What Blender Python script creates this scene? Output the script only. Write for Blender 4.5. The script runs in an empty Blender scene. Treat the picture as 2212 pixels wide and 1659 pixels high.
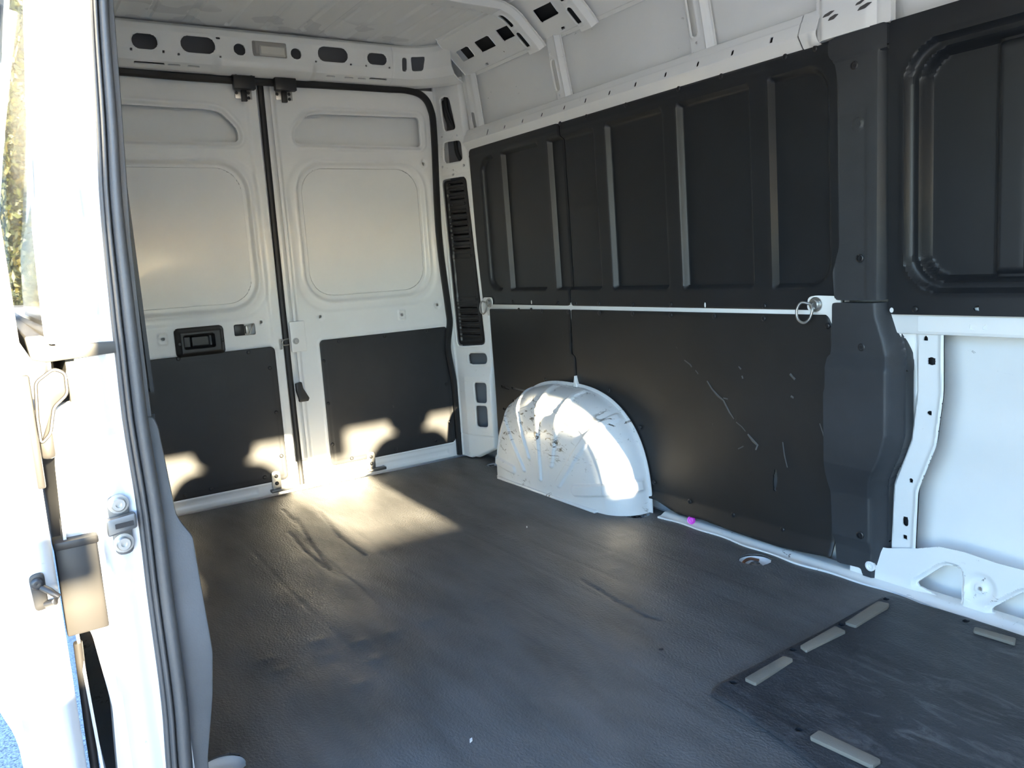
import bpy, bmesh, math, random
import numpy as np
from mathutils import Vector, Matrix, Quaternion
random.seed(7); RNG = np.random.default_rng(11)
SC = bpy.context.scene; COL = SC.collection

# ------------------------------------------------------------------ camera
CAM = np.array([3.44281, -1.07459, 0.94092])
YAW, PIT, ROL, FPX = math.radians(147.34925), math.radians(-8.64984), math.radians(-3.65327), 1731.72
FW = np.array([math.cos(PIT)*math.cos(YAW), math.cos(PIT)*math.sin(YAW), math.sin(PIT)])
_r = np.array([math.sin(YAW), -math.cos(YAW), 0.0]); _u = np.cross(_r, FW)
RT = math.cos(ROL)*_r + math.sin(ROL)*_u; UP = -math.sin(ROL)*_r + math.cos(ROL)*_u
cd = bpy.data.cameras.new('camera'); co = bpy.data.objects.new('camera', cd); COL.objects.link(co)
cd.sensor_width = 36.0; cd.lens = FPX*36.0/2212.0; cd.clip_start = 0.01; cd.clip_end = 500
co.matrix_world = Matrix(((RT[0], UP[0], -FW[0], CAM[0]), (RT[1], UP[1], -FW[1], CAM[1]), (RT[2], UP[2], -FW[2], CAM[2]), (0, 0, 0, 1)))
SC.camera = co

# ------------------------------------------------------------------ light
SUN_DIR = Vector((-1.0, 0.04, -0.22)).normalized()
w = bpy.data.worlds.new('world'); SC.world = w; w.use_nodes = True
nt = w.node_tree; nt.nodes.clear()
sky = nt.nodes.new('ShaderNodeTexSky'); sky.sky_type = 'NISHITA'; sky.sun_disc = False
sky.sun_elevation = math.radians(14); sky.sun_rotation = math.radians(92); sky.air_density = 1.0; sky.dust_density = 0.1; sky.ozone_density = 3.6
bg = nt.nodes.new('ShaderNodeBackground'); bg.inputs['Strength'].default_value = 0.36
wo = nt.nodes.new('ShaderNodeOutputWorld'); nt.links.new(sky.outputs[0], bg.inputs[0]); nt.links.new(bg.outputs[0], wo.inputs[0])
sd_ = bpy.data.lights.new('sun', 'SUN'); sd_.energy = 14.5; sd_.angle = math.radians(0.9); sd_.color = (1.0, 0.85, 0.57)
so = bpy.data.objects.new('sun', sd_); COL.objects.link(so); so.rotation_euler = SUN_DIR.to_track_quat('-Z', 'Y').to_euler()
vs = SC.view_settings; vs.view_transform = 'Standard'; vs.look = 'None'; vs.gamma = 1.0; vs.use_curve_mapping = False
vs.exposure = 2.72
SC.cycles.max_bounces = 16; SC.cycles.diffuse_bounces = 10

# ------------------------------------------------------------------ helpers
def at(px, py, ax, v):
    """photo pixel -> point on the plane axis = v (photogrammetry)"""
    d = FW + RT*(px-1106)/FPX - UP*(py-829.5)/FPX
    k = 'xyz'.index(ax); return CAM + d*(v-CAM[k])/d[k]

def new_mat(name, base, rough=0.5, metal=0.0, coat=0.0, spec=0.5):
    m = bpy.data.materials.new(name); m.use_nodes = True
    b = m.node_tree.nodes['Principled BSDF']
    b.inputs['Base Color'].default_value = (*base, 1); b.inputs['Roughness'].default_value = rough
    b.inputs['Metallic'].default_value = metal; b.inputs['Coat Weight'].default_value = coat
    b.inputs['Coat Roughness'].default_value = 0.12; b.inputs['Specular IOR Level'].default_value = spec
    return m
def N(m, t): return m.node_tree.nodes.new(t)
def LK(m, a, b): m.node_tree.links.new(a, b)
def bsdf(m): return m.node_tree.nodes['Principled BSDF']
def coord(m, scale=(1, 1, 1)):
    g = N(m, 'ShaderNodeNewGeometry'); mp = N(m, 'ShaderNodeMapping'); mp.inputs['Scale'].default_value = scale
    LK(m, g.outputs['Position'], mp.inputs['Vector']); return mp.outputs[0]
def noise(m, scale, detail=4, rough=0.55, vec=None, dist=0.0):
    n = N(m, 'ShaderNodeTexNoise'); n.inputs['Scale'].default_value = scale; n.inputs['Detail'].default_value = detail
    n.inputs['Roughness'].default_value = rough; n.inputs['Distortion'].default_value = dist
    LK(m, vec if vec is not None else coord(m), n.inputs['Vector']); return n.outputs['Fac']
def ramp(m, src, stops):
    r = N(m, 'ShaderNodeValToRGB'); e = r.color_ramp.elements
    while len(e) < len(stops): e.new(0.5)
    for k, (p, c) in enumerate(stops):
        e[k].position = p; e[k].color = (*c, 1) if not np.isscalar(c) else (c, c, c, 1)
    LK(m, src, r.inputs['Fac']); return r.outputs['Color']
def mix(m, fac, a, b):
    x = N(m, 'ShaderNodeMix'); x.data_type = 'RGBA'; LK(m, fac, x.inputs[0])
    for s, i in ((a, 6), (b, 7)):
        if isinstance(s, tuple): x.inputs[i].default_value = (*s, 1)
        else: LK(m, s, x.inputs[i])
    return x.outputs[2]
def bump(m, src, strength, dist=0.002, prev=None):
    b = N(m, 'ShaderNodeBump'); b.inputs['Strength'].default_value = strength; b.inputs['Distance'].default_value = dist
    LK(m, src, b.inputs['Height'])
    if prev is not None: LK(m, prev, b.inputs['Normal'])
    LK(m, b.outputs[0], bsdf(m).inputs['Normal']); return b.outputs[0]

def mat_white(name, base=(0.90, 0.90, 0.885), scuff=0.0, rough=0.38, coat=0.25, scale=9.0):
    m = new_mat(name, base, rough, 0, coat)
    dirt = ramp(m, noise(m, 3.0, 5, 0.6), [(0.3, tuple(0.94*x for x in base)), (0.7, base)])
    col = dirt
    if scuff > 0:
        s1 = noise(m, scale, 8, 0.75, coord(m, (1, 1, 2.2)), 1.5)
        s2 = noise(m, scale*0.35, 3, 0.5)
        k = N(m, 'ShaderNodeMath'); k.operation = 'MULTIPLY'
        a = ramp(m, s1, [(0.66-0.06*scuff, 0.0), (0.69-0.06*scuff, 1.0)]); b = ramp(m, s2, [(0.48, 0.0), (0.60, 1.0)])
        LK(m, a, k.inputs[0]); LK(m, b, k.inputs[1])
        col = mix(m, k.outputs[0], dirt, (0.10, 0.085, 0.065))
    LK(m, col, bsdf(m).inputs['Base Color'])
    bump(m, noise(m, 260, 2), 0.06, 0.001)
    return m
def mat_black(name, base, rough=0.5, grain=500, gstr=0.25, scratch=0.0, wear=None):
    m = new_mat(name, base, rough)
    c0 = ramp(m, noise(m, 4, 5, 0.6), [(0.3, tuple(0.8*x for x in base)), (0.75, tuple(1.25*x for x in base))])
    if scratch:
        s1 = noise(m, 7, 9, 0.8, coord(m, (1.6, 1, 0.7)), 2.0); s2 = noise(m, 2.2, 3)
        k = N(m, 'ShaderNodeMath'); k.operation = 'MULTIPLY'
        LK(m, ramp(m, s1, [(0.64, 0.0), (0.70, 1.0)]), k.inputs[0]); LK(m, ramp(m, s2, [(0.5, 0.0), (0.66, scratch)]), k.inputs[1])
        c0 = mix(m, k.outputs[0], c0, wear or (0.16, 0.155, 0.15))
    LK(m, c0, bsdf(m).inputs['Base Color'])
    bump(m, noise(m, grain, 2), gstr, 0.0008)
    return m

M = {}
M['white'] = mat_white('white_paint')
M['white_wall'] = mat_white('white_wall_paint', scuff=0.10, scale=16)
M['white_scuffed'] = mat_white('scuffed_white_paint', (0.80, 0.81, 0.82), scuff=1.6, scale=15)
M['white_pillar'] = mat_white('white_pillar_paint', scuff=0.45, scale=20)
M['white_dimmed'] = mat_white('dimmed_white_paint', (0.62, 0.625, 0.64), scuff=.1, scale=16)  # same white paint, darkened by hand to tone down the over-bright jamb
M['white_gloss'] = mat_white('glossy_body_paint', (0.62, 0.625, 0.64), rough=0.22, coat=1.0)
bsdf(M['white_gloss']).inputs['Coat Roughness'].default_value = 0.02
M['liner'] = mat_black('black_lining_plastic', (0.0115, 0.0132, 0.0165), 0.44, 500, 0.2)
M['board'] = mat_black('black_hardboard', (0.0155, 0.0155, 0.0165), 0.50, 420, 0.35, 0.55)
M['doorboard'] = mat_black('black_door_board', (0.024, 0.024, 0.026), 0.5, 420, 0.35, 0.35)
M['trim'] = mat_black('charcoal_plastic_trim', (0.033, 0.036, 0.041), 0.50, 380, 0.35, 0.4)
M['neartrim'] = mat_black('skylit_plastic_trim', (0.105, 0.106, 0.110), 0.55, 380, 0.35, 0.3)  # copy of the pillar trim plastic, paler to carry the outdoor skylight
M['rubber'] = mat_black('weatherstrip_rubber', (0.058, 0.056, 0.056), 0.55, 300, 0.5)
M['seal'] = mat_black('black_door_seal', (0.010, 0.010, 0.012), 0.5, 300, 0.3)
M['plastic'] = mat_black('black_hard_plastic', (0.016, 0.016, 0.018), 0.38, 500, 0.15)
M['cable'] = new_mat('black_cable', (0.012, 0.012, 0.013), 0.45)
M['steel'] = new_mat('zinc_steel', (0.46, 0.455, 0.44), 0.36, 0.9)
M['darksteel'] = new_mat('dark_steel', (0.16, 0.16, 0.16), 0.42, 0.8)
M['dark'] = new_mat('painted_hole_shade', (0.02, 0.02, 0.022), 0.8)  # near-black colour standing for the shade inside body holes
M['shade_grey'] = new_mat('painted_cavity_shade', (0.22, 0.22, 0.235), 0.8)  # white sheet metal in shadow, its shade put into a grey colour
M['lampgrey'] = new_mat('lamp_bezel_grey', (0.36, 0.34, 0.31), 0.5)
M['lens'] = new_mat('lamp_lens', (0.62, 0.60, 0.55), 0.12, 0, 0.6)
M['magenta'] = new_mat('magenta_plastic', (0.75, 0.05, 0.62), 0.35)
M['rust'] = new_mat('rusty_bolt', (0.17, 0.07, 0.035), 0.8)
M['foam'] = mat_black('grey_brown_foam', (0.20, 0.18, 0.15), 0.9, 300, 0.6)
M['tape'] = new_mat('seat_cloth', (0.26, 0.26, 0.27), 0.85)
M['rustbrown'] = new_mat('black_cast_metal', (0.022, 0.020, 0.019), 0.45, 0.0)
M['slotgrey'] = new_mat('dull_rail_metal', (0.045, 0.042, 0.038), 0.5, 0.3)
# floor rubber
def mat_rubber_floor(name, base, wearcol, wear):
    m = new_mat(name, base, 0.5, spec=0.38)
    v = coord(m, (0.7, 2.2, 1))
    c = ramp(m, noise(m, 3.5, 6, 0.6, v), [(0.30, tuple(0.72*x for x in base)), (0.72, tuple(1.35*x for x in base))])
    s1 = noise(m, 11, 8, 0.78, coord(m, (0.55, 2.0, 1)), 1.2); s2 = noise(m, 2.0, 3)
    k = N(m, 'ShaderNodeMath'); k.operation = 'MULTIPLY'
    LK(m, ramp(m, s1, [(0.50, 0.0), (0.72, 1.0)]), k.inputs[0]); LK(m, ramp(m, s2, [(0.40, 0.0), (0.66, wear)]), k.inputs[1])
    LK(m, mix(m, k.outputs[0], c, wearcol), bsdf(m).inputs['Base Color'])
    LK(m, ramp(m, noise(m, 5, 4, 0.6, v), [(0.3, 0.46), (0.75, 0.62)]), bsdf(m).inputs['Roughness'])
    p = bump(m, noise(m, 130, 3, 0.55, coord(m, (1.0, 1.35, 1))), 0.85, 0.0030)
    bump(m, noise(m, 22, 4, 0.6, v), 0.18, 0.006, p)
    return m
M['floor'] = mat_rubber_floor('black_rubber_floor', (0.108, 0.107, 0.107), (0.150, 0.132, 0.125), 0.7)
M['mat'] = mat_rubber_floor('worn_rubber_mat', (0.035, 0.037, 0.042), (0.19, 0.19, 0.20), 1.0)
# roof paint with thin grey patches by the rear header
m = mat_white('roof_paint', (0.90, 0.90, 0.89), rough=0.42, coat=0.15); M['roof'] = m
old = bsdf(m).inputs['Base Color'].links[0].from_socket
g = N(m, 'ShaderNodeNewGeometry'); sx = N(m, 'ShaderNodeSeparateXYZ'); LK(m, g.outputs['Position'], sx.inputs[0])
k = N(m, 'ShaderNodeMath'); k.operation = 'MULTIPLY'
LK(m, ramp(m, sx.outputs[0], [(0.24, 1.0), (0.30, 0.0)]), k.inputs[0])
LK(m, ramp(m, noise(m, 7.5, 1, 0.4, coord(m, (1.4, 1.0, 1))), [(0.555, 0.0), (0.565, 1.0)]), k.inputs[1])
LK(m, mix(m, k.outputs[0], old, (0.74, 0.74, 0.74)), bsdf(m).inputs['Base Color'])
# asphalt
m = new_mat('asphalt', (0.12, 0.12, 0.125), 0.85); M['asphalt'] = m
LK(m, ramp(m, noise(m, 110, 3, 0.7), [(0.35, (0.08, 0.08, 0.088)), (0.65, (0.42, 0.42, 0.43))]), bsdf(m).inputs['Base Color'])
bump(m, noise(m, 110, 3), 0.8, 0.006)
# leaves
M['leaf'] = []
for i, c in enumerate([(0.026, 0.031, 0.002), (0.042, 0.035, 0.002), (0.010, 0.014, 0.002)]):
    m = new_mat('leaf_%s' % ['green', 'yellow', 'deep'][i], c, 0.55); M['leaf'].append(m)
    bsdf(m).inputs['Transmission Weight'].default_value = 0.0
    tr = N(m, 'ShaderNodeBsdfTranslucent'); tr.inputs[0].default_value = (c[0]*1.3, c[1]*1.3, c[2], 1)
    mx = N(m, 'ShaderNodeMixShader'); mx.inputs[0].default_value = 0.4
    out = m.node_tree.nodes['Material Output']
    LK(m, bsdf(m).outputs[0], mx.inputs[1]); LK(m, tr.outputs[0], mx.inputs[2]); LK(m, mx.outputs[0], out.inputs[0])
M['bark'] = new_mat('bark', (0.10, 0.075, 0.05), 0.9)

# ---- object helpers
def link(name, me, mat, parent=None):
    o = bpy.data.objects.new(name, me); COL.objects.link(o)
    if mat is not None and not me.materials: me.materials.append(M[mat] if isinstance(mat, str) else mat)
    if parent is not None:
        o.parent = parent; o.matrix_parent_inverse = Matrix.Translation(-Vector(parent.location))
    return o
def mesh(name, v, f, sharp=0.7):
    me = bpy.data.meshes.new(name); me.from_pydata([tuple(map(float, p)) for p in v], [], [tuple(map(int, q)) for q in f])
    me.validate(); me.shade_smooth()
    if sharp: me.set_sharp_from_angle(angle=sharp)
    return me
def thing(name, label, cat, loc=(0, 0, 0), group=None):
    o = bpy.data.objects.new(name, None); COL.objects.link(o); o.location = loc; o.empty_display_size = 0.05
    o['label'] = label; o['category'] = cat
    if group: o['group'] = group
    return o
def tag(o, label, cat, group=None):
    o['label'] = label; o['category'] = cat
    if group: o['group'] = group
    return o
def struct(o): o['kind'] = 'structure'; return o

# ---- signed distances on (u,v) arrays
def rr(u, v, u0, u1, v0, v1, r):
    cx, cy, hw, hh = (u0+u1)/2, (v0+v1)/2, (u1-u0)/2-r, (v1-v0)/2-r
    a = np.abs(u-cx)-hw; b = np.abs(v-cy)-hh
    return np.hypot(np.maximum(a, 0), np.maximum(b, 0)) + np.minimum(np.maximum(a, b), 0) - r
def ci(u, v, cx, cy, r): return np.hypot(u-cx, v-cy)-r
def cap(u, v, ax, ay, bx, by, r):
    px, py, dx, dy = u-ax, v-ay, bx-ax, by-ay
    h = np.clip((px*dx+py*dy)/(dx*dx+dy*dy+1e-12), 0, 1); return np.hypot(px-dx*h, py-dy*h)-r
def rpoly(pts, r, n=5):
    """polygon with rounded corners"""
    out = []; P = [np.array(p, float) for p in pts]; L = len(P)
    for i in range(L):
        p, a, b = P[i], P[i-1]-P[i], P[(i+1) % L]-P[i]; la, lb = np.linalg.norm(a), np.linalg.norm(b)
        a /= la; b /= lb; rr_ = min(r, 0.45*la, 0.45*lb)
        p0, p1 = p+a*rr_, p+b*rr_
        for t in np.linspace(0, 1, n): out.append((1-t)**2*p0+2*t*(1-t)*p+t*t*p1)
    return np.array(out)
def po(u, v, pts):
    P = np.asarray(pts, float); d = np.full(u.shape, 1e9); s = np.ones(u.shape); n = len(P)
    for i in range(n):
        a, b = P[i], P[i-1]; ex, ey = b-a; wx, wy = u-a[0], v-a[1]
        h = np.clip((wx*ex+wy*ey)/(ex*ex+ey*ey+1e-15), 0, 1)
        d = np.minimum(d, (wx-ex*h)**2+(wy-ey*h)**2)
        c1 = v >= a[1]; c2 = v < b[1]; c3 = ex*wy > ey*wx
        s = np.where((c1 & c2 & c3) | (~c1 & ~c2 & ~c3), -s, s)
    return s*np.sqrt(d)
def st(d, w): t = np.clip(-d/w, 0, 1); return t*t*(3-2*t)           # 0 outside .. 1 inside
def ridge(d, w): return np.exp(-(d/w)**2)

def sheet(name, u0, u1, v0, v1, res, P, keep=None, thick=0.0012, mat='white', parent=None, sharp=0.75, flip=False, rim=True):
    """pressed panel: grid (u,v) -> P(u,v); keep(u,v) < 0 is material; edges snapped and turned back by thick"""
    nu, nv = max(2, int(round((u1-u0)/res))+1), max(2, int(round((v1-v0)/res))+1)
    U, V = np.meshgrid(np.linspace(u0, u1, nu), np.linspace(v0, v1, nv), indexing='ij')
    cell = max((u1-u0)/(nu-1), (v1-v0)/(nv-1)); dead = None
    if keep is not None:
        for it in range(3):
            s = keep(U, V); e = cell*0.05
            gx = (keep(U+e, V)-keep(U-e, V))/(2*e); gy = (keep(U, V+e)-keep(U, V-e))/(2*e); gl = gx*gx+gy*gy+1e-9
            if it == 0: msk = ((s > 0) & (s < 0.80*cell)) | ((s <= 0) & (s > -0.28*cell))
            U = np.where(msk, U-s*gx/gl, U); V = np.where(msk, V-s*gy/gl, V)
        cu = (U[:-1, :-1]+U[1:, :-1]+U[:-1, 1:]+U[1:, 1:])/4; cv = (V[:-1, :-1]+V[1:, :-1]+V[:-1, 1:]+V[1:, 1:])/4
        dead = keep(cu, cv) > -0.02*cell
    X = np.stack(P(U, V), -1)
    e = 1e-4
    n_ = np.cross(np.stack(P(U+e, V), -1)-X, np.stack(P(U, V+e), -1)-X); n_ /= np.linalg.norm(n_, axis=-1, keepdims=True)+1e-12
    if flip: n_ = -n_
    idx = np.arange(nu*nv).reshape(nu, nv)
    q = np.stack([idx[:-1, :-1], idx[1:, :-1], idx[1:, 1:], idx[:-1, 1:]], -1)
    q = q.reshape(-1, 4) if dead is None else q[~dead]
    if flip: q = q[:, ::-1]
    verts = X.reshape(-1, 3); nrm = n_.reshape(-1, 3)
    if rim and thick > 0:
        ed = np.concatenate([q[:, [0, 1]], q[:, [1, 2]], q[:, [2, 3]], q[:, [3, 0]]])
        key = np.sort(ed, 1); code = key[:, 0].astype(np.int64)*(nu*nv)+key[:, 1]
        uq, inv, cnt = np.unique(code, return_inverse=True, return_counts=True)
        be = ed[cnt[inv] == 1]
        bv = np.unique(be); mp = {int(b): len(verts)+i for i, b in enumerate(bv)}
        verts = np.concatenate([verts, verts[bv]-nrm[bv]*thick])
        rq = np.array([[b, a, mp[int(a)], mp[int(b)]] for a, b in be])
        q = np.concatenate([q, rq])
    used = np.unique(q); rm = -np.ones(len(verts), int); rm[used] = np.arange(len(used)); q = rm[q]; verts = verts[used]
    me = bpy.data.meshes.new(name)
    me.vertices.add(len(verts)); me.vertices.foreach_set('co', verts.astype(np.float32).ravel())
    me.loops.add(q.size); me.loops.foreach_set('vertex_index', q.astype(np.int32).ravel())
    me.polygons.add(len(q)); me.polygons.foreach_set('loop_start', np.arange(0, q.size, 4, dtype=np.int32))
    me.update(calc_edges=True); me.validate(); me.shade_smooth()
    if sharp: me.set_sharp_from_angle(angle=sharp)
    return link(name, me, mat, parent)

def box(name, lo, hi, mat, parent=None, bev=0.003, seg=2, rot=None, piv=None):
    bm = bmesh.new(); bmesh.ops.create_cube(bm, size=1)
    lo, hi = np.array(lo, float), np.array(hi, float); s = hi-lo; c = (hi+lo)/2
    for v in bm.verts: v.co = Vector((v.co.x*s[0]+c[0], v.co.y*s[1]+c[1], v.co.z*s[2]+c[2]))
    if bev: bmesh.ops.bevel(bm, geom=bm.edges[:], offset=min(bev, 0.45*min(s)), segments=seg, affect='EDGES', profile=0.5)
    if rot is not None: bmesh.ops.rotate(bm, cent=Vector(piv if piv is not None else c), matrix=rot, verts=bm.verts)
    me = bpy.data.meshes.new(name); bm.to_mesh(me); bm.free(); me.shade_smooth(); me.set_sharp_from_angle(angle=0.6)
    return link(name, me, mat, parent)
def prism(name, pts, fn, d0, d1, mat, parent=None, bev=0.003, seg=2):
    """polygon (a,b) extruded in c from d0 to d1; fn(a,b,c) -> xyz"""
    bm = bmesh.new(); a = [bm.verts.new(fn(p[0], p[1], d0)) for p in pts]; b = [bm.verts.new(fn(p[0], p[1], d1)) for p in pts]
    bm.faces.new(a); bm.faces.new(b[::-1]); n = len(pts)
    for i in range(n): bm.faces.new((a[i-1], a[i], b[i], b[i-1]))
    bmesh.ops.recalc_face_normals(bm, faces=bm.faces)
    if bev: bmesh.ops.bevel(bm, geom=[e for f in bm.faces if len(f.verts) == n and n > 4 for e in f.edges] or bm.edges[:], offset=bev, segments=seg, affect='EDGES', profile=0.5)
    bmesh.ops.triangulate(bm, faces=[f for f in bm.faces if len(f.verts) > 4])
    me = bpy.data.meshes.new(name); bm.to_mesh(me); bm.free(); me.shade_smooth(); me.set_sharp_from_angle(angle=0.6)
    return link(name, me, mat, parent)
def tube(name, pts, r, mat, parent=None, n=10, prof=None, closed=False, up=(0, 0, 1), me_only=False):
    """sweep a circle (or a closed profile of (side,up) offsets) along a polyline"""
    P = np.array(pts, float); L = len(P); up = np.array(up, float)
    if prof is None: prof = [(r*math.cos(2*math.pi*k/n), r*math.sin(2*math.pi*k/n)) for k in range(n)]
    n = len(prof); v = []; f = []
    for i in range(L):
        if closed: t = P[(i+1) % L]-P[i-1]
        else: t = P[min(i+1, L-1)]-P[max(i-1, 0)]
        t /= np.linalg.norm(t)+1e-12; s = np.cross(t, up)
        if np.linalg.norm(s) < 1e-4: s = np.cross(t, np.array([0.3, 1, 0.2]))
        s /= np.linalg.norm(s); q = np.cross(s, t)
        for a, b in prof: v.append(P[i]+s*a+q*b)
    for i in range(L if closed else L-1):
        j = (i+1) % L
        for k in range(n): f.append((i*n+k, i*n+(k+1) % n, j*n+(k+1) % n, j*n+k))
    if not closed: f.append(tuple(range(n))[::-1]); f.append(tuple((L-1)*n+k for k in range(n)))
    me = mesh(name, v, f, 0.8)
    return me if me_only else link(name, me, mat, parent)
def smooth_path(pts, n=8):
    P = [np.array(p, float) for p in pts]; P = [2*P[0]-P[1]]+P+[2*P[-1]-P[-2]]; out = []
    for i in range(1, len(P)-2):
        for t in np.linspace(0, 1, n, endpoint=False):
            a, b, c, d = P[i-1:i+3]
            out.append(0.5*((2*b)+(c-a)*t+(2*a-5*b+4*c-d)*t*t+(3*b-a-3*c+d)*t**3))
    out.append(P[-2]); return out
def lathe_mesh(name, prof, n=14, cap0=True):
    """profile (r,h) turned about +z"""
    v = []; f = []; n_ = len(prof)
    for r, h in prof:
        for k in range(n): v.append((r*math.cos(2*math.pi*k/n), r*math.sin(2*math.pi*k/n), h))
    for i in range(n_-1):
        for k in range(n): f.append((i*n+k, i*n+(k+1) % n, (i+1)*n+(k+1) % n, (i+1)*n+k))
    if cap0 and prof[0][0] > 1e-6: f.append(tuple(range(n))[::-1])
    if prof[-1][0] > 1e-6: f.append(tuple((n_-1)*n+k for k in range(n)))
    return mesh(name, v, f, 0.7)
def place(name, me, mat, p, axis, parent=None, spin=0.0):
    o = link(name, me, mat, None)
    o.rotation_mode = 'QUATERNION'
    q = Vector(axis).to_track_quat('Z', 'Y') @ Quaternion((0, 0, 1), spin)
    o.rotation_quaternion = q; o.location = Vector(tuple(map(float, p)))
    if parent is not None:
        o.parent = parent; o.matrix_parent_inverse = Matrix.Translation(-Vector(parent.location))
    return o
RIVET = lathe_mesh('rivet', [(0.0085, 0), (0.0085, 0.0015), (0.0068, 0.0035), (0.0035, 0.0042), (0.0, 0.0035)])
RIVET_S = lathe_mesh('rivet_small', [(0.0065, 0), (0.0065, 0.0012), (0.005, 0.0028), (0.0, 0.0032)])
SCREW = lathe_mesh('screw', [(0.011, 0), (0.011, 0.002), (0.009, 0.0035), (0.0068, 0.0035), (0.0068, 0.0005), (0.0045, 0.0005), (0.0045, 0.0025), (0.0, 0.0025)], 16)
BOLT = lathe_mesh('bolt', [(0.014, 0), (0.014, 0.002), (0.010, 0.0022), (0.0098, 0.008), (0.0085, 0.0092), (0.0042, 0.0092), (0.0042, 0.005), (0.0, 0.005)], 6*3)
PLUG = lathe_mesh('plug', [(0.011, 0), (0.010, 0.0012), (0.0, 0.0015)], 14)

# ================================================================== SETTING
def plane_hit(px, py, p0, n):
    d = FW + RT*(px-1106)/FPX - UP*(py-829.5)/FPX; n = np.array(n, float)
    return CAM + d*(n@(np.array(p0)-CAM))/(n@d)

# ---- floor: ribbed black rubber with round tie-down openings
TIES = [(1.290, 0.812), (1.866, 0.772), (0.275, 0.835), (1.895, -0.815)]
TRACKS = [(0.06, 1.9, 0.245, 0.004), (0.1, 2.2, -0.06, 0.003), (0.3, 2.6, 0.05, 0.003), (0.5, 3.0, -0.24, 0.003), (0.4, 3.2, -0.42, 0.003), (1.2, 2.3, 0.36, 0.003), (1.0, 2.2, 0.50, 0.003), (1.3, 2.2, 0.60, 0.003)]
GR = []
for pts in ([(1255, 1252), (1290, 1272), (1330, 1297), (1360, 1310), (1395, 1330), (1430, 1338)],
            [(625, 1150), (660, 1190), (700, 1225)], [(690, 1105), (735, 1160), (790, 1200)], [(640, 1120), (668, 1165), (712, 1232)], [(610, 1100), (640, 1130)]):
    q = [at(px, py, 'z', 0)[:2] for px, py in pts]; GR += list(zip(q[:-1], q[1:]))
BUMPS = [at(910+290*t+6*math.sin(40*t), 1066+150*t, 'z', 0)[:2] for t in np.linspace(0, 1, 34)]
WR = [at(px, py, 'z', 0)[:2] for px, py in [(690, 1385), (780, 1385), (705, 1415), (850, 1365), (930, 1338), (820, 1420), (575, 1425), (1060, 1300), (600, 1450), (780, 1475), (1345, 1158), (1310, 1200), (1330, 1230)]]
def floor_h(u, v):
    h = 0.0012*np.sin(u*7+np.sin(v*5))*np.sin(v*23+1.3*np.sin(u*3)) + 0.0010*np.sin(u*17+v*9)*np.sin(v*11-u*4)
    for x0, x1, y, w in TRACKS:
        h = h - 0.0016*ridge(v-y-0.006*np.sin(u*4), w*1.6)*np.clip((u-x0)*6, 0, 1)*np.clip((x1-u)*6, 0, 1)
    for a, b in GR: h = h - 0.004*ridge(cap(u, v, a[0], a[1], b[0], b[1], 0), 0.005)
    for b in BUMPS: h = h + 0.0022*np.exp(-((u-b[0])**2+(v-b[1])**2)/0.006**2)
    for b in WR: h = h + 0.0026*np.exp(-((u-b[0])**2/0.018**2+(v-b[1])**2/0.026**2))
    return h
def floor_keep(u, v):
    d = np.maximum(np.maximum(-u+0.02, u-3.62), np.maximum(-0.86-v, v-np.where(u < 1.39, .90, .853)))
    for x, y in TIES: d = np.maximum(d, -ci(u, v, x, y, 0.047))
    return d
fl = struct(sheet('floor', 0.0, 3.63, -0.87, 0.91, 0.0075, lambda u, v: (u, v, floor_h(u, v)), floor_keep, 0.004, 'floor', sharp=1.2))
struct(box('floor_pan', (-0.078, -1.0, -0.08), (3.64, 0.995, -0.022), 'white_scuffed', bev=0))

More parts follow.
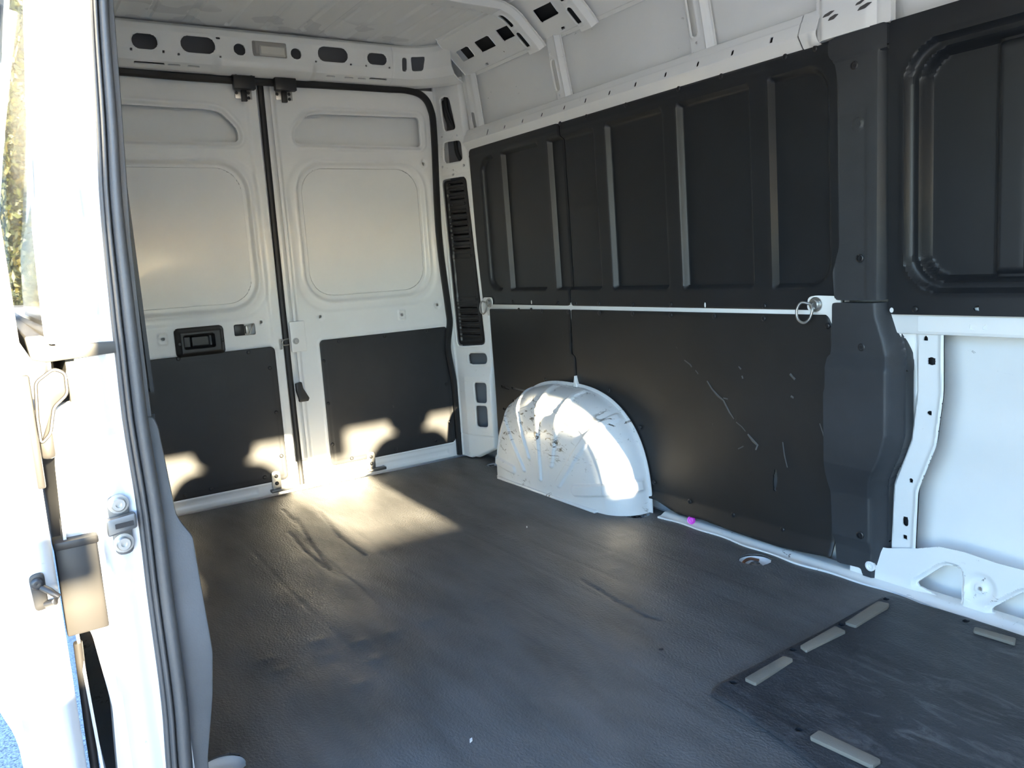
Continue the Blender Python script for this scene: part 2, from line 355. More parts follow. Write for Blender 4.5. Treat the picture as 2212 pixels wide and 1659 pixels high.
# ---- rear doors
def bolt_hole(a, z, ca, cz, rd=0.019, rh=0.0072): return -0.0025*st(ci(a, z, ca, cz, rd), 0.003), -ci(a, z, ca, cz, rh)
def make_door(name, sg):
    REC = rpoly([(.118, 1.498), (.118, 1.548), (.180, 1.616), (.235, 1.624), (.716, 1.630), (.716, 1.496)], 0.022)
    lz0, lz1, la0 = (.078, .651, .132) if sg > 0 else (.060, .647, .068)
    holes = [(.719, 1.419), (.735, .760), (.149, .755), (.543, .728)] if sg > 0 else [(.111, .755), (.507, .723)]
    pads = [(.543, .728)] if sg > 0 else [(.507, .723)]
    def h(a, z):
        x = np.zeros(a.shape)
        x = x - 0.005*st(rr(a, z, .052, .750, .765, 1.448, .15), .022)
        d2 = rr(a, z, .098, .712, .811, 1.422, .13); x = x - 0.013*st(d2, .016) + 0.003*ridge(d2-.004, .006)
        d = po(a, z, REC); x = x - 0.008*st(d-.014, .010) + 0.004*ridge(d-.020, .006)
        d = rr(a, z, la0, .778, lz0, lz1, .022); x = x + 0.003*ridge(d-.006, .004)
        x = x - 0.012*st(rr(a, z, .20, .74, .018, .05, .01), .012)*0.25
        for ca, cz in holes: x = x + bolt_hole(a, z, ca, cz)[0]
        for ca, cz in pads: x = x + 0.005*st(rr(a, z, ca-.020, ca+.020, cz-.026, cz+.026, .008), .006)
        x = x - 0.006*st(.062-a, .02)*(z > .2) if sg < 0 else x
        x = x - 0.010*st(-(.050-a), .010)*(1 if sg > 0 else 0)
        return x
    def keep(a, z):
        d = rr(a, z, .030, .812, .006, 1.748, .015)
        m = (a < .14) & (z < .116); d = np.where(m, np.maximum(d, np.hypot(a-.14, z-.116)-.11), d)
        d = np.maximum(d, -po(a, z, REC)); d = np.maximum(d, -rr(a, z, .126, .685, .842, 1.396, .105))
        for ca, cz in holes: d = np.maximum(d, bolt_hole(a, z, ca, cz)[1])
        if sg < 0: d = np.maximum(d, -rr(a, z, .138, .226, .705, .754, .006)); d = np.maximum(d, -rr(a, z, .032, .046, .63, .675, .003))
        return d
    root = struct(sheet(name, .02, .82, 0, 1.755, 0.004, lambda a, z: (h(a, z), sg*a, z), keep, 0.012, 'white', flip=sg < 0))
    sheet('window_blank', .12, .69, .836, 1.402, 0.006, lambda a, z: (-0.0195+0.004*st(rr(a, z, .13, .68, .846, 1.392, .10), .2), sg*a, z),
          lambda a, z: rr(a, z, .1275, .6835, .8435, 1.3945, .104), 0.003, 'white', root, flip=sg < 0)
    sheet('outer_skin', .0, .84, -.03, 1.78, 0.03, lambda a, z: (-0.062+0*a, sg*a, z), None, 0.002, 'white', root, flip=sg < 0)
    # black lower lining board with its push rivets
    def lx(a, z): return 0.0035+0.0025*st(rr(a, z, la0, .778, lz0, lz1, .02), .004)-0.002*ridge(rr(a, z, la0, .778, lz0, lz1, .02)+.012, .004)
    ln = sheet('lining_board', la0-.01, .79, lz0-.01, lz1+.01, 0.008, lambda a, z: (lx(a, z), sg*a, z), lambda a, z: rr(a, z, la0, .778, lz0, lz1, .02), 0.006, 'doorboard', root, flip=sg < 0)
    pts = [(732, 737), (831, 726), (920, 715), (699, 780), (709, 872), (718, 960), (760, 990), (855, 970), (942, 952), (964, 830), (971, 912)] if sg > 0 else \
          [(583, 795), (597, 891), (608, 985), (572, 1031), (537, 761), (456, 1056), (385, 775), (400, 1070)]
    for px, py in pts:
        p = at(px, py, 'x', 0.006); place('rivet', RIVET, 'plastic', (0.006, p[1], p[2]), (1, 0, 0), ln)
    return root
door_r = make_door('door_1', 1); door_l = make_door('door_2', -1)
# centre joint: flange of the door on the driver side, black gap seal, bare plates at the bottom
sheet('edge_flange', .004, .036, .006, 1.745, 0.006, lambda a, z: (-0.026+0.010*st(-(a-.02), .01), a, z), lambda a, z: rr(a, z, .006, .034, .008, 1.74, .004), 0.01, 'white', door_r)
tube('gap_seal', [(-0.010, -.007-.003*math.sin(z*2), z) for z in np.linspace(0.02, 1.735, 40)], 0, 'seal', door_l, prof=[(-.011, -.01), (.011, -.01), (.011, .003), (.004, .007), (-.004, .007), (-.011, .003)], up=(1, 0, 0))
box('latch_plate', (0.000, 0.004, 0.612), (0.010, 0.072, 0.745), 'white', door_r, 0.006)
box('corner_plate', (-0.020, -0.12, 0.008), (-0.012, 0.14, 0.125), 'lampgrey', door_l, 0.001)
place('latch_bolt', BOLT, 'steel', (0.010, 0.025, 0.660), (1, 0, 0), door_r)
t = tube('striker_loop', smooth_path([(-.004, -.004, .672), (.006, -.018, .672), (.010, -.030, .668), (.010, -.036, .655), (.008, -.028, .648), (-.004, -.004, .648)], 5), .0035, 'steel', door_r, 8)
# lower hinge straps
def hinge_strap(y, z, par):
    prism('hinge_strap', rpoly([(y-.020, z), (y+.020, z), (y+.020, z+.085), (y-.020, z+.085)], .019), lambda a, b, c: (c, a, b), .004, .012, 'steel', par, .0015)
    for dz in (.030, .062): place('strap_bolt', RIVET, 'darksteel', (.012, y, z+dz), (1, 0, 0), par)
    box('strap_foot', (.0, y-.030, z-.006), (.030, y+.065, z+.006), 'darksteel', par, .002)
p = at(803, 1006, 'x', 0.01); hinge_strap(p[1], .025, door_r)
p = at(599, 1052, 'x', 0.01); hinge_strap(p[1], .022, door_l)
# strap check bracket (black) near the centre
prism('pull_strap', rpoly([(.004, .475), (.030, .480), (.034, .452), (.058, .405), (.052, .392), (.012, .392), (.012, .405), (.004, .44)], .004), lambda a, b, c: (c, a, b), .000, .018, 'plastic', door_r, .002)
# black pull handle on the passenger-side door
hp = bpy.data.objects.new('pull_handle', None); COL.objects.link(hp); hp.parent = door_l
def hx(a, z):
    d = rr(a, z, -.464, -.272, .640, .760, .018); c = rr(a, z, -.437, -.313, .672, .732, .012)
    return .004+.026*st(d, .020)-.030*st(c, .010)+.016*st(rr(a, z, -.408, -.330, .676, .728, .01), .008)
hb = sheet('handle_cup', -.47, -.265, .634, .766, 0.003, lambda a, z: (hx(a, z), a, z), lambda a, z: rr(a, z, -.464, -.272, .640, .760, .018), .01, 'plastic', hp)
for yy in (-.452, -.284): place('screw', RIVET_S, 'plastic', (.029, yy, .698), (1, 0, 0), hp)
# mechanism seen in the cut-out
lm = bpy.data.objects.new('lock_mechanism', None); COL.objects.link(lm); lm.parent = door_l
box('housing', (-.045, -.222, .706), (-.015, -.180, .752), 'plastic', lm, .003); box('lever', (-.030, -.176, .712), (-.012, -.164, .745), 'steel', lm, .002)
tube('rod', [(-.02, -.16, .71), (-.02, -.15, .73), (-.025, -.142, .75)], .003, 'steel', lm, 8)

# ---- rear opening weather seal
sp = [(.012, -.79, .012), (.012, -.785, .6), (.012, -.765, 1.1), (.012, -.783, 1.55), (.012, -.780, 1.64), (.012, -.745, 1.715), (.012, -.66, 1.742), (.012, -.3, 1.738), (.012, 0, 1.738), (.012, .3, 1.742), (.012, .55, 1.743), (.012, .66, 1.743),
      (.012, .735, 1.722), (.012, .772, 1.665), (.012, .780, 1.55), (.012, .766, 1.1), (.012, .785, .76), (.014, .788, .67), (.018, .768, .58), (.018, .766, .52), (.016, .784, .38), (.014, .789, .25), (.012, .791, .012)]
tag(tube('door_seal', smooth_path(sp, 7), .0, 'seal', prof=[(-.014, -.008), (.014, -.008), (.015, .004), (.008, .012), (-.008, .012), (-.015, .004)], up=(1, 0, 0)), 'black rubber seal framing the rear door opening', 'seal')

# ---- rear header beam with oval openings, turning into the corner
HP = [(0.0, 1.750), (0.034, 1.756), (0.074, 1.776), (0.094, 1.812), (0.098, 1.880), (0.090, 1.905), (0.05, 1.925)]
HL = [0]
for a, b in zip(HP[:-1], HP[1:]): HL.append(HL[-1]+math.hypot(b[0]-a[0], b[1]-a[1]))
def hv(z):  # front-face height -> profile arc length
    return float(np.interp(z, [q[1] for q in HP], HL))
def head(u, v):
    off = np.interp(v, HL, [q[0] for q in HP]); z = np.interp(v, HL, [q[1] for q in HP])
    bl = np.clip((0.215-np.abs(u))/0.035, 0, 1); bl = bl*bl*(3-2*bl)
    bv = np.exp(-((v-hv(1.783))/0.030)**2)
    off = off + 0.030*bl*bv; z = z - 0.012*bl*np.exp(-((v-HL[1]-.02)/0.03)**2)
    for s in OV:
        d = s(u, v); off = off + 0.004*ridge(d-.006, .005)-0.003*st(d-.012, .004)
    off = off - 0.003*ridge(u-.560, .003)
    R, y0, am = .26, .60, math.radians(62)
    th = np.clip((u-y0)/R, 0, am); ex = np.maximum(u-y0-R*am, 0)
    cx = R-R*np.cos(th)+ex*math.sin(am); cy = np.where(u > y0, y0+R*np.sin(th)+ex*math.cos(am), u)
    nx, ny = np.cos(th), -np.sin(th)
    return cx+nx*off, cy+ny*off, z+0*u
def zs(z): return hv(z)
def stad(y0, y1, z0, z1): 
    a, b = hv(z0), hv(z1); r = (b-a)/2; c = (a+b)/2
    return lambda u, v: cap(u, v, y0+r, c, y1-r, c, r)
OV = [stad(-.498, -.409, 1.810, 1.864), stad(-.326, -.199, 1.811, 1.871), stad(.217, .348, 1.819, 1.878), stad(.438, .528, 1.823, 1.870)]
RH = [(-.106, 1.836, .023), (.122, 1.838, .022)]
SL = [(-.487, -.393, 1.768, .0075), (-.370, -.333, 1.768, .0045), (-.298, -.262, 1.768, .0045), (.262, .292, 1.768, .0045), (.345, .375, 1.768, .0045), (.405, .435, 1.768, .0045), (.46, .53, 1.770, .007), (-.19, -.18, 1.872, .004)]
DOT = [(-.503, 1.806), (-.39, 1.806), (-.336, 1.802), (-.186, 1.802), (.205, 1.815), (.36, 1.815), (.43, 1.815), (.54, 1.815)]
TR1 = rpoly([(.600, hv(1.805)), (.634, hv(1.803)), (.640, hv(1.862)), (.604, hv(1.862))], .015)
TR2 = rpoly([(.672, hv(1.806)), (.748, hv(1.806)), (.770, hv(1.866)), (.668, hv(1.866))], .014)
def head_keep(u, v):
    d = np.maximum(np.maximum(-.86-u, u-.935), np.maximum(HL[0]+.001-v, v-HL[-1]+.001))
    for s in OV: d = np.maximum(d, -s(u, v))
    for y, z, r in RH: d = np.maximum(d, -ci(u, v, y, hv(z), r))
    for a, b, z, r in SL: d = np.maximum(d, -cap(u, v, a, hv(z), b, hv(z), r))
    for a, z in DOT: d = np.maximum(d, -ci(u, v, a, hv(z), .0050))
    d = np.maximum(d, -po(u, v, TR1)); d = np.maximum(d, -po(u, v, TR2))
    return d
wr = struct(sheet('wall_rear', -.87, 1.0, HL[0], HL[-1], 0.0036, head, head_keep, 0.006, 'white', sharp=0.5))
sheet('header_back', -.86, .93, 1.74, 1.93, .03, lambda u, z: (-0.045+0.0*u, u, z), None, .002, 'shade_grey', wr)  # grey sheet, paints the shade seen through the header openings
# dome lamp
dl = thing('dome_lamp', 'rectangular grey dome lamp with clear lens on the rear header', 'lamp', (.10, .013, 1.845))
def dx(a, z):
    d = rr(a, z, -.058, .086, 1.811, 1.878, .008)
    return .094+.020*st(d, .012)-.003*st(rr(a, z, -.036, .078, 1.814, 1.858, .006), .004)
lb = sheet('lamp_bezel', -.062, .09, 1.807, 1.882, .003, lambda a, z: (dx(a, z), a, z), lambda a, z: rr(a, z, -.058, .086, 1.811, 1.878, .008), .012, 'lampgrey', dl)
sheet('lamp_lens', -.036, .076, 1.814, 1.860, .003, lambda a, z: (.111+.007*st(rr(a, z, -.033, .073, 1.817, 1.856, .005), .006), a, z), lambda a, z: rr(a, z, -.033, .073, 1.817, 1.856, .005), .004, 'lens', lb)
# latch covers over the centre joint
def latch(y0, y1, z0, z1, lab):
    t = thing('latch_cover', lab, 'latch', (.03, (y0+y1)/2, z0), 'black latch covers above the rear doors')
    box('cover', (.0275, y0, z0), (.058, y1, z1-.010), 'plastic', t, .003)
    box('cover_flange', (.0275, y0-.003, z1-.010), (.050, y1+.003, z1+.004), 'plastic', t, .002)
    for yy in (y0+.012, y1-.012): place('rivet', RIVET_S, 'steel', (.050, yy, z1-.002), (1, 0, 0), t)
    box('bracket', (.004, y0+.012, z0-.030), (.010, y1-.006, z0+.012), 'steel', t, .001)
    box('switch', (.010, y0+.034, z0-.042), (.026, y0+.056, z0+.002), 'plastic', t, .002)
    for yy, zz in ((y0+.018, z0-.008), (y1-.020, z0-.026), (y1-.020, z0-.006)): place('nut', RIVET_S, 'darksteel', (.010, yy, zz), (1, 0, 0), t)
latch(-.131, -.045, 1.697, 1.757, 'black latch cover on the left rear door, left of the centre joint')
latch(.036, .125, 1.701, 1.761, 'black latch cover on the right rear door, right of the centre joint')

# ---- rear corner pillar on the driver side
DA = np.array([0.0, .797]); DB = np.array([.22, .870]); DD = (DB-DA)/np.linalg.norm(DB-DA); DN = np.array([DD[1], -DD[0]])
def pil(s, z, h=0): return DA[0]+DD[0]*s+DN[0]*h, DA[1]+DD[1]*s+DN[1]*h, z+0*s
PO = rpoly([(-.010, 1.77), (.165, 1.79), (.176, 1.612), (.190, 1.446), (.206, 1.30), (.218, .962), (.232, .765), (.258, .70), (.252, .33), (.250, .060), (.130, .006), (.018, .010), (.020, .30), (.012, .57), (.0, .75), (-.006, .97), (.0, 1.36), (-.002, 1.535)], .012)
PH = [rpoly([(.041, 1.700), (.060, 1.715), (.095, 1.706), (.125, 1.560), (.055, 1.560)], .018), rpoly([(.043, 1.512), (.150, 1.508), (.154, 1.416), (.041, 1.415)], .022),
      rpoly([(.014, 1.345), (.166, 1.345), (.216, .562), (.038, .552)], .026), rpoly([(.102, .52), (.219, .522), (.219, .470), (.104, .465)], .03),
      rpoly([(.140, .380), (.217, .382), (.213, .283), (.143, .282)], .016), rpoly([(.141, .268), (.211, .270), (.211, .166), (.140, .164)], .016)]
PD = [(.037, 1.538, .004), (.130, 1.531, .004), (.026, 1.402, .005), (.160, 1.394, .006), (.092, 1.381, .004), (.09, 1.36, .006)]
def pil_h(s, z):
    h = 0.016*np.clip((.455-z)/.05, 0, 1)*np.clip((s-.02)/.06, 0, 1)
    for k, q in enumerate(PH):
        d = po(s, z, q); h = h+.004*ridge(d-.006, .004)-.002*st(d-.012, .004)
    h = h + .006*ridge(s-.004-.02*np.clip((.75-z)/.4, 0, 1), .005) - .0015*ridge(z-1.365, .003) - .002*ridge(z-.12, .003)
    d = po(s, z, PO); h = h-.020*np.clip(1+d/.014, 0, 1)**2*(s > .1)
    return h
def pil_keep(s, z):
    d = po(s, z, PO)
    for q in PH: d = np.maximum(d, -po(s, z, q))
    for a, b, r in PD: d = np.maximum(d, -ci(s, z, a, b, r))
    return d
dp = struct(sheet('trim_1', -.02, .27, 0, 1.80, 0.004, lambda s, z: pil(s, z, pil_h(s, z)), pil_keep, 0.010, 'white_pillar', sharp=.6))
sheet('pillar_back', -.02, .28, .0, 1.80, .04, lambda s, z: pil(s, z, -.10+0*s), None, .002, 'shade_grey', dp)  # backing coloured grey for the shade inside the pillar
sheet('pillar_inner_web', .0, .25, .03, .42, .02, lambda s, z: pil(s, z, -.06-.03*(s/.25)), lambda s, z: np.maximum(rr(s, z, .005, .24, .035, .41, .01), -ci(s, z, .178, .31, .03)), .002, 'shade_grey', dp)  # web coloured grey in place of white metal in shadow
# cables inside the two upper openings
def pc(s, z, h): return pil(np.array(s), np.array(z), h)
cb = tag(tube('cable', smooth_path([pc(.050, 1.75, -.03), pc(.060, 1.66, -.02), pc(.085, 1.60, -.02), pc(.098, 1.54, -.022), pc(.105, 1.46, -.02), pc(.130, 1.40, -.03), pc(.15, 1.3, -.04)], 6), .010, 'cable', n=10), 'black cable running down inside the rear corner pillar', 'cable')
tube('cable_branch', smooth_path([pc(.040, 1.70, -.03), pc(.060, 1.64, -.012), pc(.078, 1.595, -.012), pc(.09, 1.56, -.02)], 6), .012, 'cable', cb)
# vent grille
vg = thing('vent_grille', 'tall black slotted vent grille in the rear corner pillar', 'vent', (.1, .83, .56))
VG = rpoly([(.022, 1.337), (.160, 1.337), (.208, .570), (.046, .560)], .022)
ZS = [1.320, 1.286, 1.250, 1.185, 1.153, 1.125, 1.086, 1.054, 1.020, .740, .707, .674, .643, .611]
def vs0(z): return .024+.022*(1.337-z)/.777
def vs1(z): return .160+.048*(1.337-z)/.777
def vg_h(s, z):
    h = -.004-.006*st(po(s, z, VG)+.012, .008)
    for zz in ZS: h = h+.0035*ridge(cap(s, z, vs0(zz)+.026, zz, vs1(zz)-.026, zz, .006)-.004, .004)
    for zz in (1.225, .983, .776): h = h+.002*ridge(cap(s, z, vs0(zz)+.022, zz, vs1(zz)-.022, zz, .010), .003)
    return h
def vg_keep(s, z):
    d = po(s, z, VG)
    for zz in ZS: d = np.maximum(d, -cap(s, z, vs0(zz)+.028, zz, vs1(zz)-.028, zz-.003, .0046))
    return d
sheet('grille_plate', .01, .22, .55, 1.345, 0.003, lambda s, z: pil(s, z, vg_h(s, z)), vg_keep, .003, 'plastic', vg, sharp=.6)
for zz in ZS:
    a, b = vs0(zz)+.026, vs1(zz)-.026
    P4 = [pc(a, zz+.004, -.008), pc(b, zz+.004, -.008), pc(b, zz-.004, -.020), pc(a, zz-.004, -.020), pc(a, zz+.006, -.009), pc(b, zz+.006, -.009), pc(b, zz-.002, -.021), pc(a, zz-.002, -.021)]
    link('slat', mesh('slat', P4, [(0, 1, 2, 3), (7, 6, 5, 4), (0, 4, 5, 1), (1, 5, 6, 2), (2, 6, 7, 3), (3, 7, 4, 0)], None), 'plastic', vg)
for zz in (1.225, .983, .776):
    for s in (vs0(zz)+.030, vs1(zz)-.030): place('screw', RIVET_S, 'plastic', pc(s, zz, -.010), (DN[0], DN[1], 0), vg)

# ---- ceiling: ribbed roof skin, chamfer with square openings, bows
RIBS = [(-.70, .012), (-.56, .018), (-.429, .012), (-.285, .018), (-.137, .012), (.01, .018), (.147, .012), (.255, .018), (.356, .012), (.46, .018), (.555, .012), (.64, .014)]
def roof_z(y, x):
    z = 1.932-.010*(y/.8)**2
    for r, w_ in RIBS: z = z+.007*np.clip((w_-np.abs(y-r))/.006, 0, 1)*np.clip((x-.055)/.02, 0, 1)
    return z
ce = struct(sheet('ceiling', -.80, .80, .03, 4.3, 0.0065, lambda y, x: (x, y, roof_z(y, x)), None, .002, 'roof', sharp=.35, rim=False))
def roof_skin(): 
    box('roof_outer', (-.08, -.96, 1.965), (4.45, .95, 1.975), 'white', ce, 0)
roof_skin()
CT, CB = np.array([.735, 1.905]), np.array([.868, 1.778]); CDv = (CB-CT)/np.linalg.norm(CB-CT); CLn = np.linalg.norm(CB-CT)
def chp(x, t, h=0): return x+0*t, CT[0]+CDv[0]*t-CDv[1]*0+(-h)*0.69, CT[1]+CDv[1]*t-h*0.725
def c_uv(px, py):
    p = plane_hit(px, py, (0, CT[0], CT[1]), (0, CDv[1], -CDv[0])); return p[0], (p[1]-CT[0])*CDv[0]+(p[2]-CT[1])*CDv[1]
SQ = [[(985, 112), (1010, 98), (1027, 120), (1001, 133)], [(1024, 91), (1054, 75), (1073, 98), (1043, 112)], [(1071, 65), (1102, 51), (1119, 74), (1089, 88)], [(1151, 22), (1190, 3), (1208, 28), (1170, 48)]]
SQ = [rpoly([c_uv(*q) for q in s], .004, 3) for s in SQ]
CO = [c_uv(1053, 137), c_uv(1217, 59)]
def ch_keep(x, t):
    d = np.maximum(np.maximum(.20-x, x-4.2), np.maximum(-.028-t, t-CLn-.020))
    for s in SQ: d = np.maximum(d, -po(x, t, s))
    for a, b in CO: d = np.maximum(d, -cap(x, t, a-.008, b, a+.008, b, .005))
    return d
def ch_h(x, t):
    h = .010*np.clip((t-CLn+.03)/.01, 0, 1)*0-.012*np.clip((t-CLn)/.006, 0, 1)-.006*np.clip((-.008-t)/.004, 0, 1)
    return h
chm = sheet('roof_chamfer', .19, 4.21, -.03, CLn+.022, .008, lambda x, t: chp(x, t, ch_h(x, t)), ch_keep, .004, 'white_wall', ce, sharp=.4)
sheet('chamfer_back', .26, 4.2, -.01, CLn-.005, .05, lambda x, t: chp(x, t, -.028+0*t), None, .002, 'dark', ce)  # dark sheet painting the shade in the square openings
chb = sheet('roof_chamfer_near', .19, 4.21, -.03, CLn+.022, .05, lambda x, t: (x, -chp(x, t)[1], chp(x, t)[2]), None, .004, 'white', ce, flip=True)
# bows: arched cross members with slots, running down the chamfer
BPATH = [(-.86, 1.775), (-.80, 1.835), (-.72, 1.888), (-.60, 1.900), (0, 1.906), (.60, 1.900), (.70, 1.890), (.755, 1.862), (.80, 1.820), (.845, 1.778), (.865, 1.755)]
BP = np.array(smooth_path([(0, a, b) for a, b in BPATH], 10))[:, 1:]; BLn = np.concatenate([[0], np.cumsum(np.hypot(*np.diff(BP, axis=0).T))])
def bow(x0, x1, name='roof_bow'):
    xm = (x0+x1)/2; hwid = (x1-x0)/2
    def f(u, v):
        y = np.interp(u, BLn, BP[:, 0]); z = np.interp(u, BLn, BP[:, 1]); e = .004
        ty = np.interp(u+e, BLn, BP[:, 0])-np.interp(u-e, BLn, BP[:, 0]); tz = np.interp(u+e, BLn, BP[:, 1])-np.interp(u-e, BLn, BP[:, 1])
        l = np.hypot(ty, tz)+1e-9; ny, nz = tz/l, -ty/l
        h = .022*np.clip((hwid-.008-np.abs(v-xm))/.014, 0, 1)
        for s in slots: d = s(u, v); h = h+.004*ridge(d-.005, .004)
        return v+0*u, y+ny*h, z+nz*h
    def sl(ya, yb, dx=0.0, r=.010):
        a, b = np.interp([ya, yb], BP[:, 0], BLn); return lambda u, v: cap(u, v, a, xm+dx, b, xm+dx, r)
    slots = [sl(.715, .762, -.008, .012), sl(.800, .835, -.008, .012)]
    small = [sl(.42, .43, -.02, .004), sl(.50, .505, -.02, .004), sl(.57, .60, -.018, .004), sl(.63, .632, -.02, .003)]
    def keep(u, v):
        d = np.maximum(np.maximum(.002-u, u-BLn[-1]+.002), np.abs(v-xm)-hwid)
        for s in slots+small: d = np.maximum(d, -s(u, v))
        return d
    a_, b_ = np.interp([.70, .845], BP[:, 0], BLn)
    sheet('bow_shade', a_, b_, xm-.035, xm+.025, .01, lambda u, v: (v+0*u, np.interp(u, BLn, BP[:, 0])-.006, np.interp(u, BLn, BP[:, 1])-.006), None, .001, 'dark', ce)  # dark strip under the bow, shade for its slots
    return sheet(name, 0, BLn[-1], x0-.004, x1+.004, .0042, f, keep, .003, 'white_wall', ce, sharp=.5)
bow(.705, .815); bow(1.035, 1.135); 
box('roof_bow', (1.95, -.80, 1.88), (2.06, .80, 1.92), 'white', ce, .006); box('roof_bow', (3.0, -.80, 1.88), (3.12, .80, 1.92), 'white', ce, .006)

# ---- driver-side wall: outer skin, roof rail, posts, belt, frame, sill
def skin_y(z): return np.interp(z, [-.1, .0, .10, .35, .50, .62, .9, 1.2, 1.50, 1.60, 1.79, 1.85], [.955, .965, .972, .992, .990, .982, .975, .955, .925, .912, .893, .885])
wl = struct(sheet('wall_left', -.078, 4.3, -.06, 1.86, .02, lambda x, z: (x, skin_y(z)+.004*np.sin(z*26)*np.exp(-((z-.45)/.16)**2), z), None, .003, 'white_wall', sharp=.4))
RP = [(.872, 1.452), (.858, 1.456), (.838, 1.484), (.836, 1.488), (.848, 1.520), (.852, 1.524), (.862, 1.545), (.885, 1.553), (.92, 1.556)]
RLn = [0]
for a, b in zip(RP[:-1], RP[1:]): RLn.append(RLn[-1]+math.hypot(b[0]-a[0], b[1]-a[1]))
rv = float(np.interp(1.503, [q[1] for q in RP], RLn))
RXS = [.382, .520, .656, .792, .938, 1.066, 1.201, 1.336, 1.479, 1.619, 1.756, 1.896]
def rail_keep(x, v):
    d = np.maximum(np.maximum(.175-x, x-1.985), np.maximum(.001-v, v-RLn[-1]+.001))
    for i, a in enumerate(RXS): d = np.maximum(d, -cap(x, v, a, rv-(.004 if i else .008), a, rv+(.004 if i else .010), .0052))
    return d
sheet('roof_rail', .16, 2.0, 0, RLn[-1], .0034, lambda x, v: (x, np.interp(v, RLn, [q[0] for q in RP])+0*x, np.interp(v, RLn, [q[1] for q in RP])+0*x), rail_keep, .003, 'white_wall', wl, sharp=.35)
sheet('roof_rail', 1.992, 2.045, 0, RLn[-1], .006, lambda x, v: (x, np.interp(v, RLn, [q[0] for q in RP])-.004-.010*st(ci(x, v, 2.035, .03, .03), .03), np.interp(v, RLn, [q[1] for q in RP])+0*x), None, .003, 'white_wall', wl, sharp=.35)
sheet('rail_shade', .17, 1.99, 1.462, 1.535, .03, lambda x, z: (x, .874+0*x, z), None, .002, 'dark', wl)  # dark strip added so the rail holes read as shaded
# pillar head (chipped white paint) above the far pillar trim
def ph_y(x, z): return .852-.010*st(rr(x, z, 2.04, 2.20, 1.40, 1.80, .02), .02)+.006*ridge(x-2.205, .004)
sheet('pillar_head', 2.03, 2.245, 1.45, 1.80, .006, lambda x, z: (x, ph_y(x, z), z), lambda x, z: rr(x, z, 2.034, 2.243, 1.4605, 1.79, .003), .02, 'white_pillar', wl)
CH = mat_black('paint_chip', (0.09, .085, .085), .6, 300, .2)
for px, py, L_, w_ in [(1790, 30, .040, .006), (1800, 37, .035, .007), (1858, 5, .030, .005), (1868, 13, .045, .007)]:
    p = at(px, py, 'y', .842); q = Vector((p[0], .8415, p[2]))
    prism('paint_chip', rpoly([(-L_/2, -w_/2), (0, -w_*.8), (L_/2, w_*.2), (L_*.2, w_*.7), (-L_*.3, w_*.4)], .002, 3), lambda a, b, c: (q.x+a*.94-b*.2, q.y-c, q.z+b+a*.12), 0, .0006, CH, wl, 0)
# upper posts between skin and rail
def post(x0b, x0t, wd, z0, z1, slot, par=wl):
    def f(a, z):
        t = (z-z0)/(z1-z0); x = x0b+(x0t-x0b)*t+a
        y = np.interp(t, [0, 1], [.868, .858])
        h = .016*np.clip((wd/2-.010-np.abs(a-wd/2))/.012, 0, 1)
        d = cap(a, z, wd*.42, slot[0], wd*.42, slot[1], .0105); h = h+.004*ridge(d-.005, .004)+.005*ridge(a-wd*.8, .005)
        return x, y+.022-h, z
    def k(a, z):
        d = rr(a, z, .001, wd-.001, z0+.001, z1-.001, .004)
        d = np.maximum(d, -cap(a, z, wd*.42, slot[0], wd*.42, slot[1], .0105)); d = np.maximum(d, -ci(a, z, wd*.42, slot[0]-.03, .0045))
        return np.maximum(d, -ci(a, z, wd*.36, slot[1]+.035, .0045))
    sheet('post', 0, wd, z0, z1, .004, f, k, .003, 'white_wall', par, sharp=.5)
post(.838, .790, .098, 1.535, 1.785, (1.590, 1.685)); post(1.545, 1.510, .112, 1.535, 1.785, (1.605, 1.720))
def rp_f(a, z):
    t = (z-1.50)/.28; x = .235-.055*t+a
    return x, .880-.012*np.clip((.07-a)/.02, 0, 1)-.010*ridge(a-.015, .012), z
sheet('post', -.03, .075, 1.505, 1.80, .004, rp_f, lambda a, z: np.maximum(rr(a, z, -.03, .072, 1.508, 1.795, .02), -cap(a, z, .020, 1.545, .020, 1.605, .0105)), .003, 'white_wall', wl, sharp=.5)
# belt rail behind the joint of the liners, front lower rail, posts
box('belt_rail', (.20, .874, .700), (2.10, .90, .800), 'white', wl, .003)
box('belt_rail', (2.20, .884, .695), (3.55, .93, .765), 'white', wl, .004)
def fr_y(x, z):
    xe = np.interp(z, [.08, .121, .282, .413, .547, .704, .74], [2.296, 2.296, 2.303, 2.350, 2.365, 2.361, 2.361])
    e = xe-x
    return .900-.006*ridge(e-.006, .006)+.022*np.clip((e-.068)/.016, 0, 1)-.034*np.clip((e-.092)/.016, 0, 1)
FRH = [(2.314, .683, .006), (2.330, .626, .0105), (2.327, .492, .006), (2.280, .305, .006), (2.270, .100, .006)]
FRP = rpoly([(2.10, .74), (2.361, .735), (2.361, .704), (2.364, .547), (2.349, .413), (2.302, .282), (2.296, .121), (2.296, .06), (2.10, .06)], .012)
def fr_keep(x, z):
    d = po(x, z, FRP)
    for a, b, r in FRH: d = np.maximum(d, -ci(x, z, a, b, r))
    d = np.maximum(d, -cap(x, z, 2.266, .183, 2.266, .194, .008)); d = np.maximum(d, -rr(x, z, 2.259, 2.271, .139, .151, .001))
    return np.maximum(d, -rr(x, z, 2.245, 2.285, .7165, .7225, .002))
sheet('pillar_frame', 2.10, 2.38, .05, .75, .004, lambda x, z: (x, fr_y(x, z), z), fr_keep, .004, 'white_pillar', wl, sharp=.6)
sheet('frame_shade', 2.12, 2.36, .08, .72, .01, lambda x, z: (x, .925+0*x, z), lambda x, z: po(x+.014, z, FRP), .002, 'dark', wl)  # dark sheet that paints shade behind the frame holes
